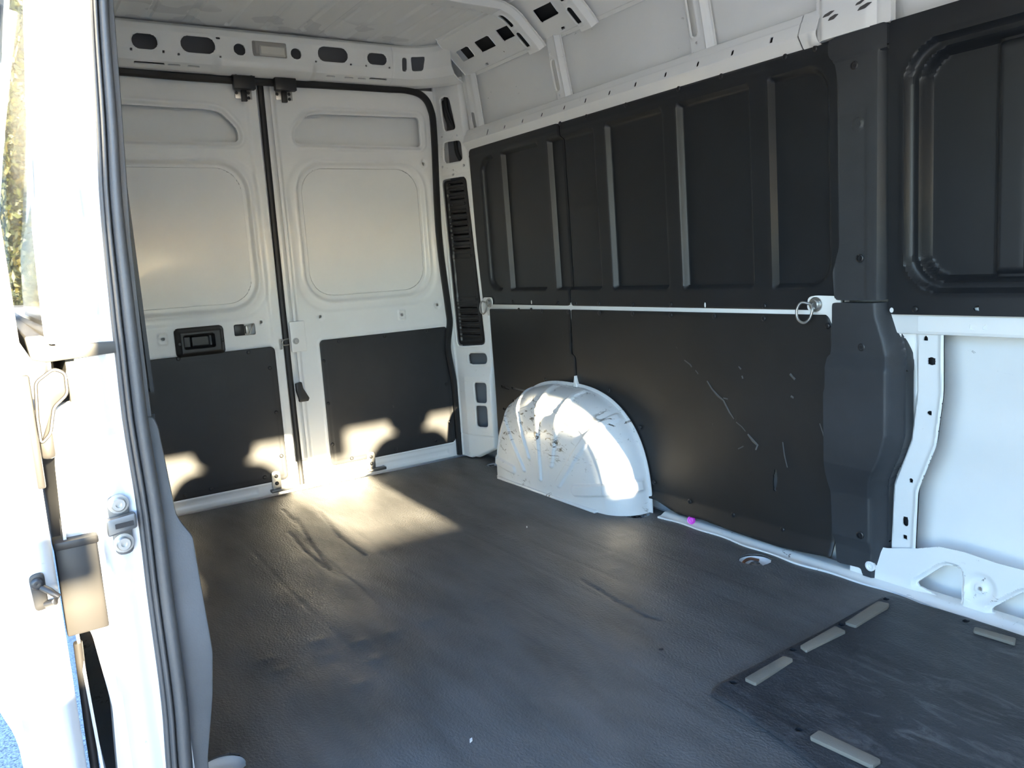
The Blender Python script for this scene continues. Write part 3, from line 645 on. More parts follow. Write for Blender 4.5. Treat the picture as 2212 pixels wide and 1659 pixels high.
sheet('pillar_frame', 2.30, 3.55, .702, .742, .006, lambda x, z: (x, .880+0*x, z), lambda x, z: np.maximum(np.maximum(rr(x, z, 2.305, 3.54, .703, .742, .002), -rr(x, z, 2.432, 2.448, .712, .724, .001)), -ci(x, z, 2.469, .718, .005)), .004, 'white', wl)
TRI = [rpoly([(2.303, .030), (2.378, .103), (2.418, .103), (2.428, .020), (2.404, .006)], .018), rpoly([(2.492, .022), (2.570, .094), (2.625, .094), (2.66, .02), (2.60, -.002), (2.53, .005)], .018)]
TRI += [np.array(TRI[0])+np.array([.40, 0]), np.array(TRI[1])+np.array([.38, 0])]
def sill_top(x): return np.interp(x, [2.1, 2.22, 2.30, 2.36, 2.42, 2.5, 3.6], [.10, .105, .125, .145, .148, .142, .142])
def sill_y(x, z):
    y = .872+.03*np.clip((z-.04)/.14, 0, 1)
    for t_ in TRI: d = po(x, z, t_); y = y+.012*st(d-.012, .010)
    y = y+.010*st(ci(x, z, 2.470, .069, .045), .02)-.005*st(ci(x, z, 2.470, .069, .016), .004)
    return y
def sill_keep(x, z):
    d = np.maximum(np.maximum(2.12-x, x-3.58), np.maximum(-.018-z, z-sill_top(x)))
    for t_ in TRI: d = np.maximum(d, -po(x, z, t_))
    return np.maximum(d, -ci(x, z, 2.470, .069, .0055))
sheet('sill_stamping', 2.11, 3.6, -.02, .155, .0042, lambda x, z: (x, sill_y(x, z), z), sill_keep, .006, 'white_pillar', wl, sharp=.5)
box('rear_corner_skin', (-.075, .80, -.06), (-.060, .99, 1.96), 'white', wl, .002); box('roof_side_skin', (-.07, .945, 1.78), (4.45, .955, 1.975), 'white', wl, .002)
box('rear_corner_skin', (-.075, -.99, -.06), (-.060, -.80, 1.96), 'white', wl, .002); box('rear_roof_skin', (-.075, -.95, 1.76), (-.060, .95, 1.975), 'white', wl, .002); box('roof_side_skin', (-.07, -.955, 1.80), (4.45, -.945, 1.975), 'white', wl, .002)
# white ledge between rubber floor and lining
def ledge_keep(x, y): return np.maximum(np.maximum(1.375-x, x-3.6), np.maximum(.838+.006*np.sin(x*9)+.004*np.sin(x*31)-y, y-.905))
sheet('floor_ledge', 1.37, 3.6, .82, .91, .006, lambda x, y: (x, y, .006+.010*np.clip((y-.850)/.02, 0, 1)), ledge_keep, .006, 'white_pillar', wl, sharp=.5)

# ================================================================== LININGS ON THE DRIVER-SIDE WALL
def rivets(par, pts, y, me=RIVET, mat='trim', name='rivet'):  # rivets lighter than their panels, a highlight put into the colour
    for px, py in pts:
        p = at(px, py, 'y', y); place(name, me, mat, (p[0], y, p[2]), (0, -1, 0), par)
RIBX = [.460, .800, 1.155, 1.512, 1.873]
def up_y0(z): return .870-.012*(z-.765)/.695
def up_h(x, z):
    d = rr(x, z, .276, 2.066, .812, 1.412, .075)
    rec = st(d, .018)
    for r in RIBX:
        band = np.clip((r-x)/.014+.5, 0, 1); band = band*band*(3-2*band)*np.clip((x-(r-.078))/.012+.5, 0, 1)
        rec = rec*(1-band*(1-.12*np.clip((-d)/.03, 0, 1)))
    h = -.020*rec
    for r in RIBX: h = h+.0035*ridge(x-r+.002, .006)*st(d, .02)
    h = h+.002*ridge(z-1.428, .004)
    return h
def up_panel(x0, x1, r, name, lab, top):
    k = lambda x, z: np.maximum(rr(x, z, x0, x1, .753, top, r), -1)
    def f(x, z): 
        s = np.clip((x1-x)/.03, 0, 1)
        return x, up_y0(z)-up_h(x, z)-.0035*st(k(x, z), .004), z
    return tag(sheet(name, x0-.005, x1+.005, .746, top+.008, .0055, f, k, .006, 'liner', sharp=.7), lab, 'wall panel', 'moulded black wall panels')
p1 = up_panel(.186, .879, .022, 'wall_panel', 'short moulded black upper wall panel beside the slotted vent', 1.459)
p2 = up_panel(.883, 2.100, .012, 'wall_panel', 'long ribbed black upper wall panel above the wheel arch', 1.457)
rivets(p1, [(1107, 652), (1205, 655), (1074, 311), (1124, 296), (1178, 281)], .8665)
rivets(p2, [(1244, 656), (1294, 656), (1367, 658), (1449, 658), (1651, 661)], .8665)
rivets(p2, [(1210, 267), (1267, 252), (1352, 227), (1466, 192), (1558, 165), (1696, 123), (1761, 105)], .855)
for pp, q in ((p1, (1148, 653)), (p2, (1523, 659))):
    a = at(*q, 'y', .866); place('rivet_hole', PLUG, 'white', (a[0], .8662, a[2]), (0, -1, 0), pp).scale = (.32, .8, .5)
# front upper panel
def fu_h(x, z):
    d = rr(x, z, 2.272, 3.42, .800, 1.400, .10); d2 = rr(x, z, 2.306, 3.39, .826, 1.372, .075)
    h = -.016*st(d, .012)-.030*st(d2, .014)+.003*ridge(d, .006)+.003*ridge(d2-.002, .005)
    for r in (2.515, 2.80, 3.08):
        b = np.clip((.040-np.abs(x-r))/.012, 0, 1); h = h+.026*b*b*(3-2*b)*st(d2, .03)
    return h
def fu_k(x, z): return np.maximum(rr(x, z, 2.232, 3.50, .746, 1.462, .012), -ci(x, z, 2.452, .764, .0065))
p3 = tag(sheet('wall_panel', 2.22, 3.51, .74, 1.47, .006, lambda x, z: (x, .868-.010*(z-.765)/.695-fu_h(x, z), z), fu_k, .006, 'liner', sharp=.7), 'deeply recessed black upper wall panel at the right edge, right of the pillar trim', 'wall panel', 'moulded black wall panels')
rivets(p3, [(1977, 668), (1922, 59), (2100, 7)], .866)
p = at(1926, 670, 'y', .866); place('rivet_hole', PLUG, 'white', p, (0, -1, 0), p3).scale = (.5, .6, .5)
# lower hardboard panels
def lo_y(x, z): return .868-.020*np.clip((.085-z)/.045, 0, 1)+.0018*np.sin(x*6+z*3)+.001*np.sin(x*19)*np.sin(z*12)
LO2 = rpoly([(.880, .738), (2.00, .740), (2.052, .740), (2.070, .700), (2.072, .045), (1.90, .030), (1.72, .032), (1.58, .040), (1.47, .030), (1.345, .055), (.896, .045), (.896, .55), (.876, .56)], .008)
LO1 = rpoly([(.262, .732), (.872, .738), (.868, .56), (.890, .55), (.890, .045), (.262, .06)], .008)
def tear(x, z): return cap(x, z, 1.868, .200, 1.872, .262, .004+.004*np.sin((z-.2)/.062*3.1))
def lo_panel(poly, x0, x1, lab, cuts):
    def k(x, z):
        d = np.maximum(po(x, z, poly), .2*(1-(np.abs(x-.858)/.452)**2.6-(np.maximum(z, 0)/.425)**2.6))
        for c in cuts: d = np.maximum(d, -c(x, z))
        return d
    return tag(sheet('lining_board', x0, x1, .02, .75, .006, lambda x, z: (x, lo_y(x, z)-.003*st(po(x, z, poly), .004), z), k, .005, 'board', sharp=.7), lab, 'lining board', 'black hardboard wall linings')
cuts1 = []
for px, py, L_ in [(1085, 835, .030), (1108, 838, .055), (1110, 865, .04), (1088, 883, .03), (1110, 888, .03), (1086, 910, .025)]:
    a = at(px, py, 'y', .866); cuts1.append(lambda x, z, a=a, L_=L_: cap(x, z, a[0], a[2], a[0]+L_*2, a[2]-.004, .0055))
b1 = lo_panel(LO1, .25, .90, 'narrow black hardboard with slots, between corner pillar and wheel arch', cuts1)
b2 = lo_panel(LO2, .86, 2.09, 'large scratched black hardboard on the wall, right of the wheel arch', [tear, lambda x, z: ci(x, z, .900, .440, .012)])
rivets(b1, [(1121, 669), (1148, 669), (1171, 672), (1228, 674), (1178, 820)], .865)
rivets(b2, [(1295, 676), (1367, 678), (1449, 681), (1543, 683), (1650, 688), (1788, 704), (1315, 843), (1383, 923), (1413, 1042), (1490, 1083), (1584, 1112), (1691, 1144)], .862)
# pale scuff marks on the big board
SCF = mat_black('pale_scuff', (0.095, .093, .09), .8, 260, .5)
def scuff(pts, wid, par, y):
    P = [at(px, py, 'y', y) for px, py in pts]; n = len(P); v = []; f = []
    for i, p in enumerate(P):
        t = (P[min(i+1, n-1)]-P[max(i-1, 0)]); t /= np.linalg.norm(t); s = np.array([-t[2], 0, t[0]])*wid*.75*(.35+.65*math.sin(math.pi*(i+.5)/n))*(0.7+.6*random.random())
        v += [p+s, p-s, p+s*.9+[0, .003, 0], p-s*.9+[0, .003, 0]]
    for i in range(n-1):
        a, b = 4*i, 4*i+4; f += [(a, a+1, b+1, b), (a, b, b+2, a+2), (a+1, a+3, b+3, b+1)]
    link('scuff_mark', mesh('scuff_mark', v, f, None), SCF, par)
for pts, wd in [([(1478, 778), (1490, 787), (1494, 793)], .004), ([(1502, 800), (1508, 808)], .003), ([(1527, 823), (1537, 840), (1550, 855), (1562, 865), (1575, 890), (1585, 905)], .005), ([(1562, 860), (1572, 862)], .004), ([(1590, 912), (1602, 922), (1610, 932)], .0025),
                ([(1615, 938), (1626, 952), (1636, 962), (1632, 972)], .005), ([(1706, 808), (1712, 815), (1717, 820)], .005), ([(1708, 856), (1714, 860)], .006), ([(1595, 792), (1600, 798)], .003), ([(1602, 812), (1604, 818)], .003), ([(1594, 970), (1606, 964)], .003), ([(1690, 955), (1694, 985), (1700, 1010)], .0016), ([(1770, 915), (1780, 945), (1786, 965)], .0016)]:
    scuff(pts, wd, b2, .8615)
scuff([(1522, 462), (1527, 478), (1520, 500), (1521, 522)], .003, p2, .8855)

# white bracket plates and lashing rings at the belt line
def lash(x, z, y, sx, lab, fl_pts):
    t = thing('lashing_ring', lab, 'tie-down ring', (x, y, z), 'lashing rings on the belt rail')
    prism('ring_plate', rpoly(fl_pts, .016), lambda a, b, c: (a, c, b), y, y+.006, 'white', t, .001)
    place('ring_bolt', BOLT, 'steel', (x, y, z), (0, -1, 0), t).scale = (1.5, 1.5, 1.5)
    ring = [(x-.010, y-.012, z+.002), (x-.034, y-.020, z+.006), (x-.046, y-.024, z-.016), (x-.040, y-.026, z-.040), (x-.022, y-.024, z-.050), (x-.006, y-.020, z-.038), (x+.000, y-.016, z-.012)]
    tube('ring', smooth_path(ring+[ring[0]], 6), .0038, 'steel', t, 8)
lash(2.023, .770, .858, 1, 'steel lashing ring on a white plate beside the charcoal pillar trim', [(1.992, .752), (1.996, .790), (2.02, .795), (2.10, .793), (2.10, .70), (2.074, .712), (2.062, .740), (2.03, .748)])
lash(.278, .762, .858, -1, 'small steel lashing ring on the belt rail beside the vent pillar', [(.222, .720), (.222, .786), (.295, .786), (.302, .770), (.298, .748), (.262, .745), (.250, .720)])

# ---- far pillar trim (two mouldings)
UT = rpoly([(2.100, 1.462), (2.236, 1.462), (2.238, .783), (2.088, .783), (2.084, .86), (2.104, .93), (2.104, 1.33), (2.094, 1.39), (2.070, 1.42), (2.072, 1.456)], .012)
def ut_y(x, z):
    d = po(x, z, UT)
    y = .846+.020*np.clip((z-1.405)/.012, 0, 1)*np.clip((1.52-z), 0, 1)
    y = y+.030*np.clip((x-2.212)/.016, 0, 1)**1.5*(z < 1.402)
    y = y+.003*ridge(z-1.404, .004)
    y = y-.004*st(ci(x, z, 2.157, 1.233, .017), .004)
    d2 = rr(x, z, 2.08, 2.186, .60, 1.272, .02); y = y+.0022*st(d2, .010)
    return y
ut = thing('pillar_trim', 'upper charcoal plastic pillar moulding between the black upper wall panels', 'pillar trim', (2.16, .85, .783), 'charcoal pillar mouldings')
um = sheet('moulding', 2.06, 2.245, .775, 1.47, .004, lambda x, z: (x, ut_y(x, z), z), lambda x, z: po(x, z, UT), .03, 'trim', ut, sharp=.6)
for q in ((1857, 558), (1845, 141)): p = at(*q, 'y', .846); place('screw', SCREW, 'plastic', (p[0], .8475, p[2]), (0, -1, 0), um)
for q in ((1818, 89), (1860, 74)): p = at(*q, 'y', .862); place('screw', SCREW, 'plastic', (p[0], .8625, p[2]), (0, -1, 0), um).scale = (1.3, 1.3, 1.3)
LTx0 = [(.776, 2.081), (.66, 2.081), (.635, 2.077), (.628, 2.070), (.540, 2.069), (.53, 2.064), (.30, 2.064), (.27, 2.068), (.24, 2.075), (.03, 2.081)]
LTx1 = [(.776, 2.236), (.745, 2.238), (.675, 2.262), (.61, 2.278), (.43, 2.278), (.37, 2.262), (.30, 2.230), (.25, 2.222), (.012, 2.222)]
LT = [(x, z) for z, x in LTx0]+[(2.158, .035), (2.162, .012)]+[(x, z) for z, x in LTx1[::-1]]
LTp = rpoly(LT, .008, 3)
def lt_y(x, z):
    xe = np.interp(z, [q[0] for q in LTx1[::-1]], [q[1] for q in LTx1[::-1]])
    b = np.interp(z, [.0, .09, .12, .245, .33, .60, .640, .80], [.868, .862, .850, .848, .832, .830, .846, .848])
    return b+.045*np.clip((x-(xe-.034))/.030, 0, 1)**1.6
lt = thing('pillar_trim', 'lower charcoal plastic pillar moulding with S-curved edge, reaching the floor', 'pillar trim', (2.16, .85, .0), 'charcoal pillar mouldings')
lmd = sheet('moulding', 2.05, 2.31, .0, .79, .004, lambda x, z: (x, lt_y(x, z), z), lambda x, z: np.maximum(po(x, z, LTp), -ci(x, z, 2.186, .049, .014)), .035, 'trim', lt, sharp=.6)
for q in ((1861, 750), (1858, 1156)): p = at(*q, 'y', .848); place('screw', SCREW, 'plastic', (p[0], .8485, p[2]), (0, -1, 0), lmd)
o = place('grommet', lathe_mesh('grommet', [(0.0145, 0.0), (0.0145, .004), (.010, .005), (.0065, .003), (.0065, -.008), (.012, -.010)], 16), 'white', (2.186, .868, .049), (0, -1, 0), lmd)

# ---- wheel arch box
wa = thing('wheel_arch', 'scuffed white ribbed wheel arch box against the far wall', 'wheel arch', (.85, .78, 0))
RBS = []
for (ex_, ey_), (fx_, fy_), hw, k_ in [((1108, 1014), (1078, 1000), .022, 3), ((1131, 1014), (1095, 932), .014, 3), ((1142, 988), (1120, 912), .013, 3.5), ((1167, 1032), (1158, 908), .017, 2.6), ((1190, 1002), (1200, 917), .019, 3.4), ((1206, 1044), (1256, 956), .021, 2.6), ((1242, 1060), (1310, 1062), .026, 3)]:
    a_, b_ = at(ex_, ey_, 'y', .711), at(fx_, fy_, 'y', .711); b_ = a_+(b_-a_)*k_
    RBS.append(((a_[0], a_[2]), (b_[0], b_[2]), hw))
def se(th, a, b, n):
    c, s = np.cos(th), np.sin(th)
    return np.sign(c)*a*np.abs(c)**(2/n), b*np.abs(s)**(2/n)
def arch(u, v):
    """u angle 0..pi, v 0..1 inner face to shoulder, 1..2 shoulder to wall, 2..2.2 flange"""
    ix, iz = se(u, .372, .352, 2.35); wx, wz = se(u, .450, .430, 2.6)
    v1 = np.clip(v, 0, 1); t = np.clip(v-1, 0, 1); fl = np.clip(v-2, 0, 1)*5
    g = 1-(1-t)**2.6
    X = .842+(ix*v1)*(1-g)+(wx+.018)*g*np.where(t > 0, 1, 0)+ix*0
    X = np.where(v <= 1, .842+ix*v1, .842+ix+(wx+.018-ix)*g)
    Z = np.where(v <= 1, iz*v1, iz+(wz-iz)*g)
    Y = .712+.012*(1-np.clip((1-v1)/.35, 0, 1))**2*(v1 < 1.01)*1.0+.142*t**1.25
    Y = Y+.004*np.sin(u*3)*v1*(v <= 1)
    # outward normal blend
    nz_ = np.clip(t*2.2, 0, 1); nx_ = np.cos(u); nzz = np.sin(u)
    h = np.zeros(u.shape); rad = np.hypot(X-.842, Z)
    for (ax_, az_), (bx_, bz_), hw in RBS:
        d = cap(X, Z, ax_, az_, bx_, bz_, hw)
        h = h+(.0090*st(d, .010))*np.clip((1.92-v)/.15, 0, 1)
    X = X+nx_*h*nz_; Z = Z+nzz*h*nz_; Y = Y-h*(1-nz_)
    X = X+nx_*.014*fl; Z = Z+nzz*.014*fl
    Y = np.where(v > 2, .856+.002*fl, Y)
    return X, Y, np.maximum(Z, 0)+.0
def arch_param(u, v): return arch(u, v)
sheet('arch_box', 0.0, math.pi, .0, 2.2, .0125, arch_param, None, .003, 'white_scuffed', wa, sharp=.6, flip=True)
box('arch_base_lip', (.500, .700, .0), (1.180, .722, .010), 'white_scuffed', wa, .004)
prism('seam_sealer', rpoly([(.888, .425), (.915, .425), (.905, .455), (.900, .475), (.896, .455)], .003), lambda a, b, c: (a, c, b), .852, .868, 'white', wa, .001)

# ---- tie-down dishes
DISH = lathe_mesh('dish', [(.051, -.0075), (.049, -.009), (.044, -.016), (.034, -.019), (.020, -.019), (.0, -.019)], 28, False)
for i, (x, y) in enumerate(TIES):
    lab = ['white round tie-down dish in the floor right by the wheel arch', 'white round tie-down dish with rusty bolt, nearest the charcoal pillar trim', 'round tie-down dish half hidden behind the wheel arch', 'round tie-down dish at the bottom edge beside the grey near trim'][i]
    t = thing('tie_down', lab, 'tie-down', (x, y, -.019), 'floor tie-downs')
    place('dish', DISH, 'white', (x, y, 0), (0, 0, 1), t)
    ru = 'rust' if i == 1 else ('lampgrey' if i == 0 else 'steel')
    place('anchor_bolt', BOLT, ru, (x, y, -.019), (0, 0, 1), t).scale = (1.5, 1.5, 1.0)
    a = 0.9+i
    tube('ring', smooth_path([(x+.030*math.cos(a), y+.030*math.sin(a), -.012), (x+.036*math.cos(a+.9), y+.036*math.sin(a+.9), -.010), (x+.036*math.cos(a+2.2), y+.036*math.sin(a+2.2), -.010), (x+.030*math.cos(a+3.1), y+.030*math.sin(a+3.1), -.012)], 6), .0045, ru, t, 8)

# ---- loose mat by the side door
mt = thing('floor_mat', 'worn black rubber step mat with foam strips lying by the side door', 'mat', (2.6, .45, .004))
MO = rpoly([(2.300, .120), (2.318, .095), (2.42, .092), (2.62, .060), (3.45, .02), (3.50, .05), (3.50, .826), (2.40, .826), (2.28, .812), (2.272, .79), (2.292, .45)], .03)
MH = [(2.323, .160), (2.312, .371), (2.305, .565), (2.291, .773), (2.482, .797), (2.517, .125)]
def mt_h(x, y):
    d = po(x, y, MO); h = .010-.004*np.clip(1+d/.008, 0, 1)**2
    yl = .142-.06*(x-2.30)*.32
    h = h-.003*ridge(y-yl, .005)*(x > 2.31)-.002*st(y-yl, .01)
    for a, b in MH: h = h+.002*ridge(ci(x, y, a, b, .011), .004)
    return h+.0012*np.sin(x*13+y*7)*np.sin(y*17-x*5)
def mt_k(x, y):
    d = po(x, y, MO)
    for a, b in MH: d = np.maximum(d, -ci(x, y, a, b, .0075))
    return d
sheet('mat_sheet', 2.26, 3.51, .0, .835, .006, lambda x, y: (x, y, .004+mt_h(x, y)), mt_k, .009, 'mat', mt, sharp=.9)
for q in ([(2.332, .185), (2.361, .186), (2.345, .332), (2.322, .327)], [(2.316, .392), (2.340, .384), (2.338, .535), (2.306, .538)], [(2.310, .571), (2.337, .575), (2.326, .724), (2.318, .745), (2.291, .738), (2.300, .655)],
          [(2.515, .774), (2.601, .786), (2.611, .759), (2.560, .755), (2.523, .752)], [(2.550, .113), (2.548, .145), (2.672, .152), (2.672, .124)]):
    prism('foam_strip', rpoly(q, .003, 2), lambda a, b, c: (a, b, c), .0125, .021, 'foam', mt, .0015)

# small things on the floor
p = at(1519, 1129, 'z', .02); mg = thing('bottle_cap', 'tiny magenta plastic cap on the white floor ledge', 'cap', (p[0]-.02, .868, .016))
cy = p; capm = lathe_mesh('cap', [(.013, 0), (.014, .002), (.014, .004), (.0095, .005), (.009, .011), (.006, .012), (.0, .010)], 20)
place('cap', capm, 'magenta', (1.525, .850, .024), (.75, -.6, .35), mg)
def chip(px, py, s, lab, mat):
    p = at(px, py, 'z', .003); a = random.random()*3
    tag(prism('debris', rpoly([(-s, -.25*s), (.3*s, -.4*s), (s, .1*s), (.1*s, .4*s)], s*.1, 2), lambda u, v, c: (p[0]+u*math.cos(a)-v*math.sin(a), p[1]+u*math.sin(a)+v*math.cos(a), c), .002, .006, mat, None, 0), lab, 'debris')
chip(1428, 1403, .006, 'dark little stone on the rubber floor left of the loose mat', 'plastic')
chip(1138, 1139, .006, 'white paint flake on the dark floor in front of the wheel arch', 'white')
chip(1017, 1600, .007, 'white flake on the floor at the bottom centre', 'white')

# ================================================================== NEAR SIDE: body side, jamb, seal, trim, sliding door
OY = [(-.30, -.985), (-.1, -1.012), (.2, -1.026), (.50, -1.034), (.70, -1.027), (.79, -1.020), (.86, -1.017), (.93, -1.016), (1.02, -1.012), (1.19, -.997), (1.30, -.985), (1.60, -.948), (1.80, -.918), (1.97, -.88)]
def oy(z): return np.interp(z, [q[0] for q in OY], [q[1] for q in OY])
def side_keep(x, z): return np.maximum(np.maximum(-.06-x, x-2.2), np.maximum(-.3-z, z-1.96))
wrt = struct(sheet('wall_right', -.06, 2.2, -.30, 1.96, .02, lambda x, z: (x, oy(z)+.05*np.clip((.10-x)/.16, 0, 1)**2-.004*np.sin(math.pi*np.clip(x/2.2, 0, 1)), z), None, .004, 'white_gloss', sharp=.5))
# front jamb of the body side
JP = rpoly([(oy(z), z) for z in (1.90, 1.60, 1.30, 1.02, .87)]+[(-.985, .866), (-.985, .788)]+[(oy(z), z) for z in (.785, .62, .5)]+[(-1.012, .45), (-1.000, .33), (-1.012, .1), (-1.0, -.28), (-.925, -.28), (-.918, .1), (-.912, .9), (-.893, 1.3), (-.845, 1.90)], .01, 3)
def jx(y, z):
    xe = np.interp(z, [-.3, .23, .33, .39, .46, .52, .60, .7, 1.9], [-.975, -.979, -.979, -.986, -.972, -.963, -.985, -.99, -.99])
    x = 2.196-.018*np.clip((xe-y)/.012+.5, 0, 1)*np.clip((.62-z)/.06, 0, 1)
    x = x-.006*ridge(y+.945, .010)-.003*ridge(z-.735, .004)*(y > -.975)-.003*ridge(z-.755, .01)
    return x+.006*ridge(y+.930+.02*(z > .9), .006)
jb = sheet('jamb', -1.045, -.80, -.28, 1.90, .005, lambda y, z: (jx(y, z), y, z), lambda y, z: po(y, z, JP), .03, 'white_dimmed', wrt, sharp=.5)
sheet('jamb_return', 2.0, 2.19, -.28, 1.90, .03, lambda x, z: (x, -.905+0*x+.03*np.clip((z-.9), 0, 1), z), None, .003, 'white', wrt)
# slide rail slot across the jamb
box('rail_slot', (.35, -.996, .786), (2.182, -.905, .868), 'slotgrey', wrt, .002)
prism('rail_cover', rpoly([(-1.040, .884), (-1.036, .852), (-1.020, .847), (-.905, .852), (-.905, .866), (-1.012, .868), (-1.018, .884)], .004), lambda a, b, c: (c, a, b),   .30, 2.206, 'slotgrey', wrt, .001)
place('slot_bolt', BOLT, 'steel', (2.182, -.979, .826), (1, 0, 0), wrt).scale = (1.25, 1.25, 1)
place('slot_rivet', RIVET_S, 'steel', (2.182, -.937, .820), (1, 0, 0), wrt)
# inside of the near wall
for nm, x0, x1, z0, z1, yy, mt_ in (('lower_lining', .26, 2.05, .05, .735, -.872, 'board'), ('upper_lining', .19, 2.05, .77, 1.46, -.868, 'liner')):
    sheet(nm, x0, x1, z0, z1, .03, lambda x, z: (x, yy+0*x, z), None, .006, mt_, wrt, flip=True)
sheet('upper_inner_skin', .0, 4.3, 1.46, 1.82, .03, lambda x, z: (x, -.895+.05*(z-1.46), z), None, .003, 'white', wrt, flip=True)
sheet('inner_frame', .0, 2.06, -.02, 1.50, .05, lambda x, z: (x, -.90+0*x, z), None, .003, 'white', wrt, flip=True)
box('door_header', (2.18, -.965, 1.735), (3.60, -.86, 1.97), 'white', wrt, .01)
box('sill_step', (2.2, -1.0, -.30), (3.55, -.862, -.004), 'white_scuffed', wrt, .01)

# weather seal up the jamb
SZ = [1.80, 1.60, 1.33, 1.20, 1.08, .89, .755, .63, .46, .30, .18, .0, -.2]; SY = [-.858, -.872, -.8935, -.903, -.911, -.918, -.9185, -.917, -.917, -.919, -.924, -.932, -.94]
sl_ = thing('jamb_seal', 'dark grey rubber weatherstrip along the near door jamb', 'seal', (2.21, -.93, -.2))
def seal_strip(name, off, dxx, rs, mat):
    zz = np.linspace(1.80, -.2, 70); v = []; f = []; n = 12
    for i, z in enumerate(zz):
        y = np.interp(z, SZ[::-1], SY[::-1]); sc = np.interp(z, [.2, .9, 1.3], [1.0, .85, .62]); wob = .0008*math.sin(z*23)
        for k in range(n):
            a = 2*math.pi*k/n; v.append((2.198+dxx+rs[1]*math.sin(a), y+off*sc+wob+rs[0]*sc*math.cos(a), z))
    for i in range(len(zz)-1):
        for k in range(n): f.append((i*n+k, (i+1)*n+k, (i+1)*n+(k+1) % n, i*n+(k+1) % n))
    link(name, mesh(name, v, f, None), mat, sl_)
seal_strip('bulb', .0065, .010, (.0105, .013), 'rubber'); seal_strip('lip', -.0085, .006, (.0045, .012), 'rubber'); seal_strip('outer_lip', -.0155, .002, (.0045, .008), 'rubber')
# trim on the near pillar, coloured paler for the skylight on it
IZ = [1.80, 1.60, 1.32, 1.20, 1.01, .887, .752]; IY = [-.842, -.855, -.876, -.882, -.893, -.8955, -.897]
nt_ = thing('pillar_trim', 'plastic trim strip painted pale for skylight, behind the near weatherstrip', 'pillar trim', (2.13, -.89, .02))
prism('upper_moulding', [(y, z) for z, y in zip(IZ, IY)]+[(-.915, .752), (-.915, .90), (-.905, 1.2), (-.880, 1.6), (-.868, 1.80)], lambda a, b, c: (c, a, b), 2.06, 2.196, 'neartrim', nt_, .004)
prism('lower_moulding', rpoly([(-.912, .756), (-.894, .752), (-.8885, .735), (-.880, .60), (-.874, .585), (-.8605, .560), (-.858, .49), (-.854, .40), (-.853, .37), (-.861, .30), (-.880, .20), (-.890, .04), (-.890, -.02), (-.925, -.02), (-.921, .2), (-.914, .5)], .006, 3), lambda a, b, c: (c, a, b), 2.03, 2.188, 'neartrim', nt_, .005)
# striker bracket on the jamb
sk = thing('striker', 'zinc striker bracket with two star bolts on the near jamb', 'striker', (2.2, -.958, .555))
prism('striker_plate', rpoly([(-.972, .648), (-.944, .648), (-.944, .560), (-.968, .560)], .014), lambda a, b, c: (c, a, b), 2.194, 2.200, 'darksteel', sk, .001)
prism('striker_bridge', rpoly([(-.976, .618), (-.938, .622), (-.938, .600), (-.976, .594)], .003), lambda a, b, c: (c, a, b), 2.200, 2.216, 'darksteel', sk, .002)
prism('striker_gap', rpoly([(-.966, .611), (-.942, .612), (-.942, .605), (-.966, .604)], .001), lambda a, b, c: (c, a, b), 2.2155, 2.217, 'seal', sk, 0)
for zz in (.636, .578): place('star_bolt', BOLT, 'steel', (2.200, -.957, zz), (1, 0, 0), sk)
# door stop block and hinge arm between body and sliding door
st_ = thing('stop_block', 'dark metal stop plate bridging the jamb and the open sliding door', 'stop plate', (2.2, -1.015, .45))
box('plate', (2.175, -1.043, .462), (2.205, -.990, .592), 'rustbrown', st_, .003); box('plate_cap', (2.170, -1.044, .588), (2.209, -.988, .600), 'rustbrown', st_, .003)
ha = thing('hinge_arm', 'dark cast hinge arm of the sliding door at the slide rail', 'hinge', (2.24, -1.02, .75))
AP = rpoly([(-1.036, .826), (-1.014, .841), (-1.001, .834), (-1.002, .806), (-1.020, .791), (-1.028, .757), (-1.040, .745), (-1.040, .78)], .006)
prism('arm', AP, lambda a, b, c: (c, a, b), 2.225, 2.243, 'rustbrown', ha, .002)
tube('arm_rim', [(2.244, q[0], q[1]) for q in AP], .0022, 'rustbrown', ha, 6, closed=True, up=(1, 0, 0))
box('arm_knuckle', (2.18, -1.042, .722), (2.240, -1.024, .760), 'rustbrown', ha, .006)
tube('arm_rod', [(2.20, -1.032, .45), (2.18, -1.034, .3), (2.16, -1.034, -.25)], .006, 'rustbrown', ha, 8)
# sliding door, pushed back along the body
sdr = struct(bpy.data.objects.new('door_3', None)); COL.objects.link(sdr); sdr.location = (2.25, -1.09, -.2)
DPf = smooth_path([(0, -1.047, 1.70), (0, -1.047, 1.02), (0, -1.046, .5), (0, -1.044, .2), (0, -1.036, -.15)], 6); DPo = smooth_path([(0, -1.085, -.19), (0, -1.108, .05), (0, -1.117, .30), (0, -1.121, .36), (0, -1.140, .45), (0, -1.158, .75), (0, -1.150, 1.1), (0, -1.105, 1.70)], 6)
DPOL = [(q[1], q[2]) for q in DPf+DPo]
def dr_x(y, z):
    d = po(y, z, DPOL); x = 2.262-.022*np.clip(1+d/.020, 0, 1)**2
    return x-.010*st(rr(y, z, -1.112, -1.064, .02, .42, .02), .014)-.008*st(rr(y, z, -1.13, -1.066, .62, .98, .02), .012)
sheet('door_edge', -1.17, -1.03, -.2, 1.71, .005, lambda y, z: (dr_x(y, z), y, z), lambda y, z: po(y, z, DPOL), .02, 'white_dimmed', sdr, sharp=.6)
v = []; f = []; 
for i, (y, z) in enumerate(DPOL): v += [(2.240, y, z), (1.02, y, z)]
n = len(DPOL)
for i in range(n): f.append((2*i, 2*i+1, 2*((i+1) % n)+1, 2*((i+1) % n)))
link('door_shell', mesh('door_shell', v, f, .6), 'white_gloss', sdr)
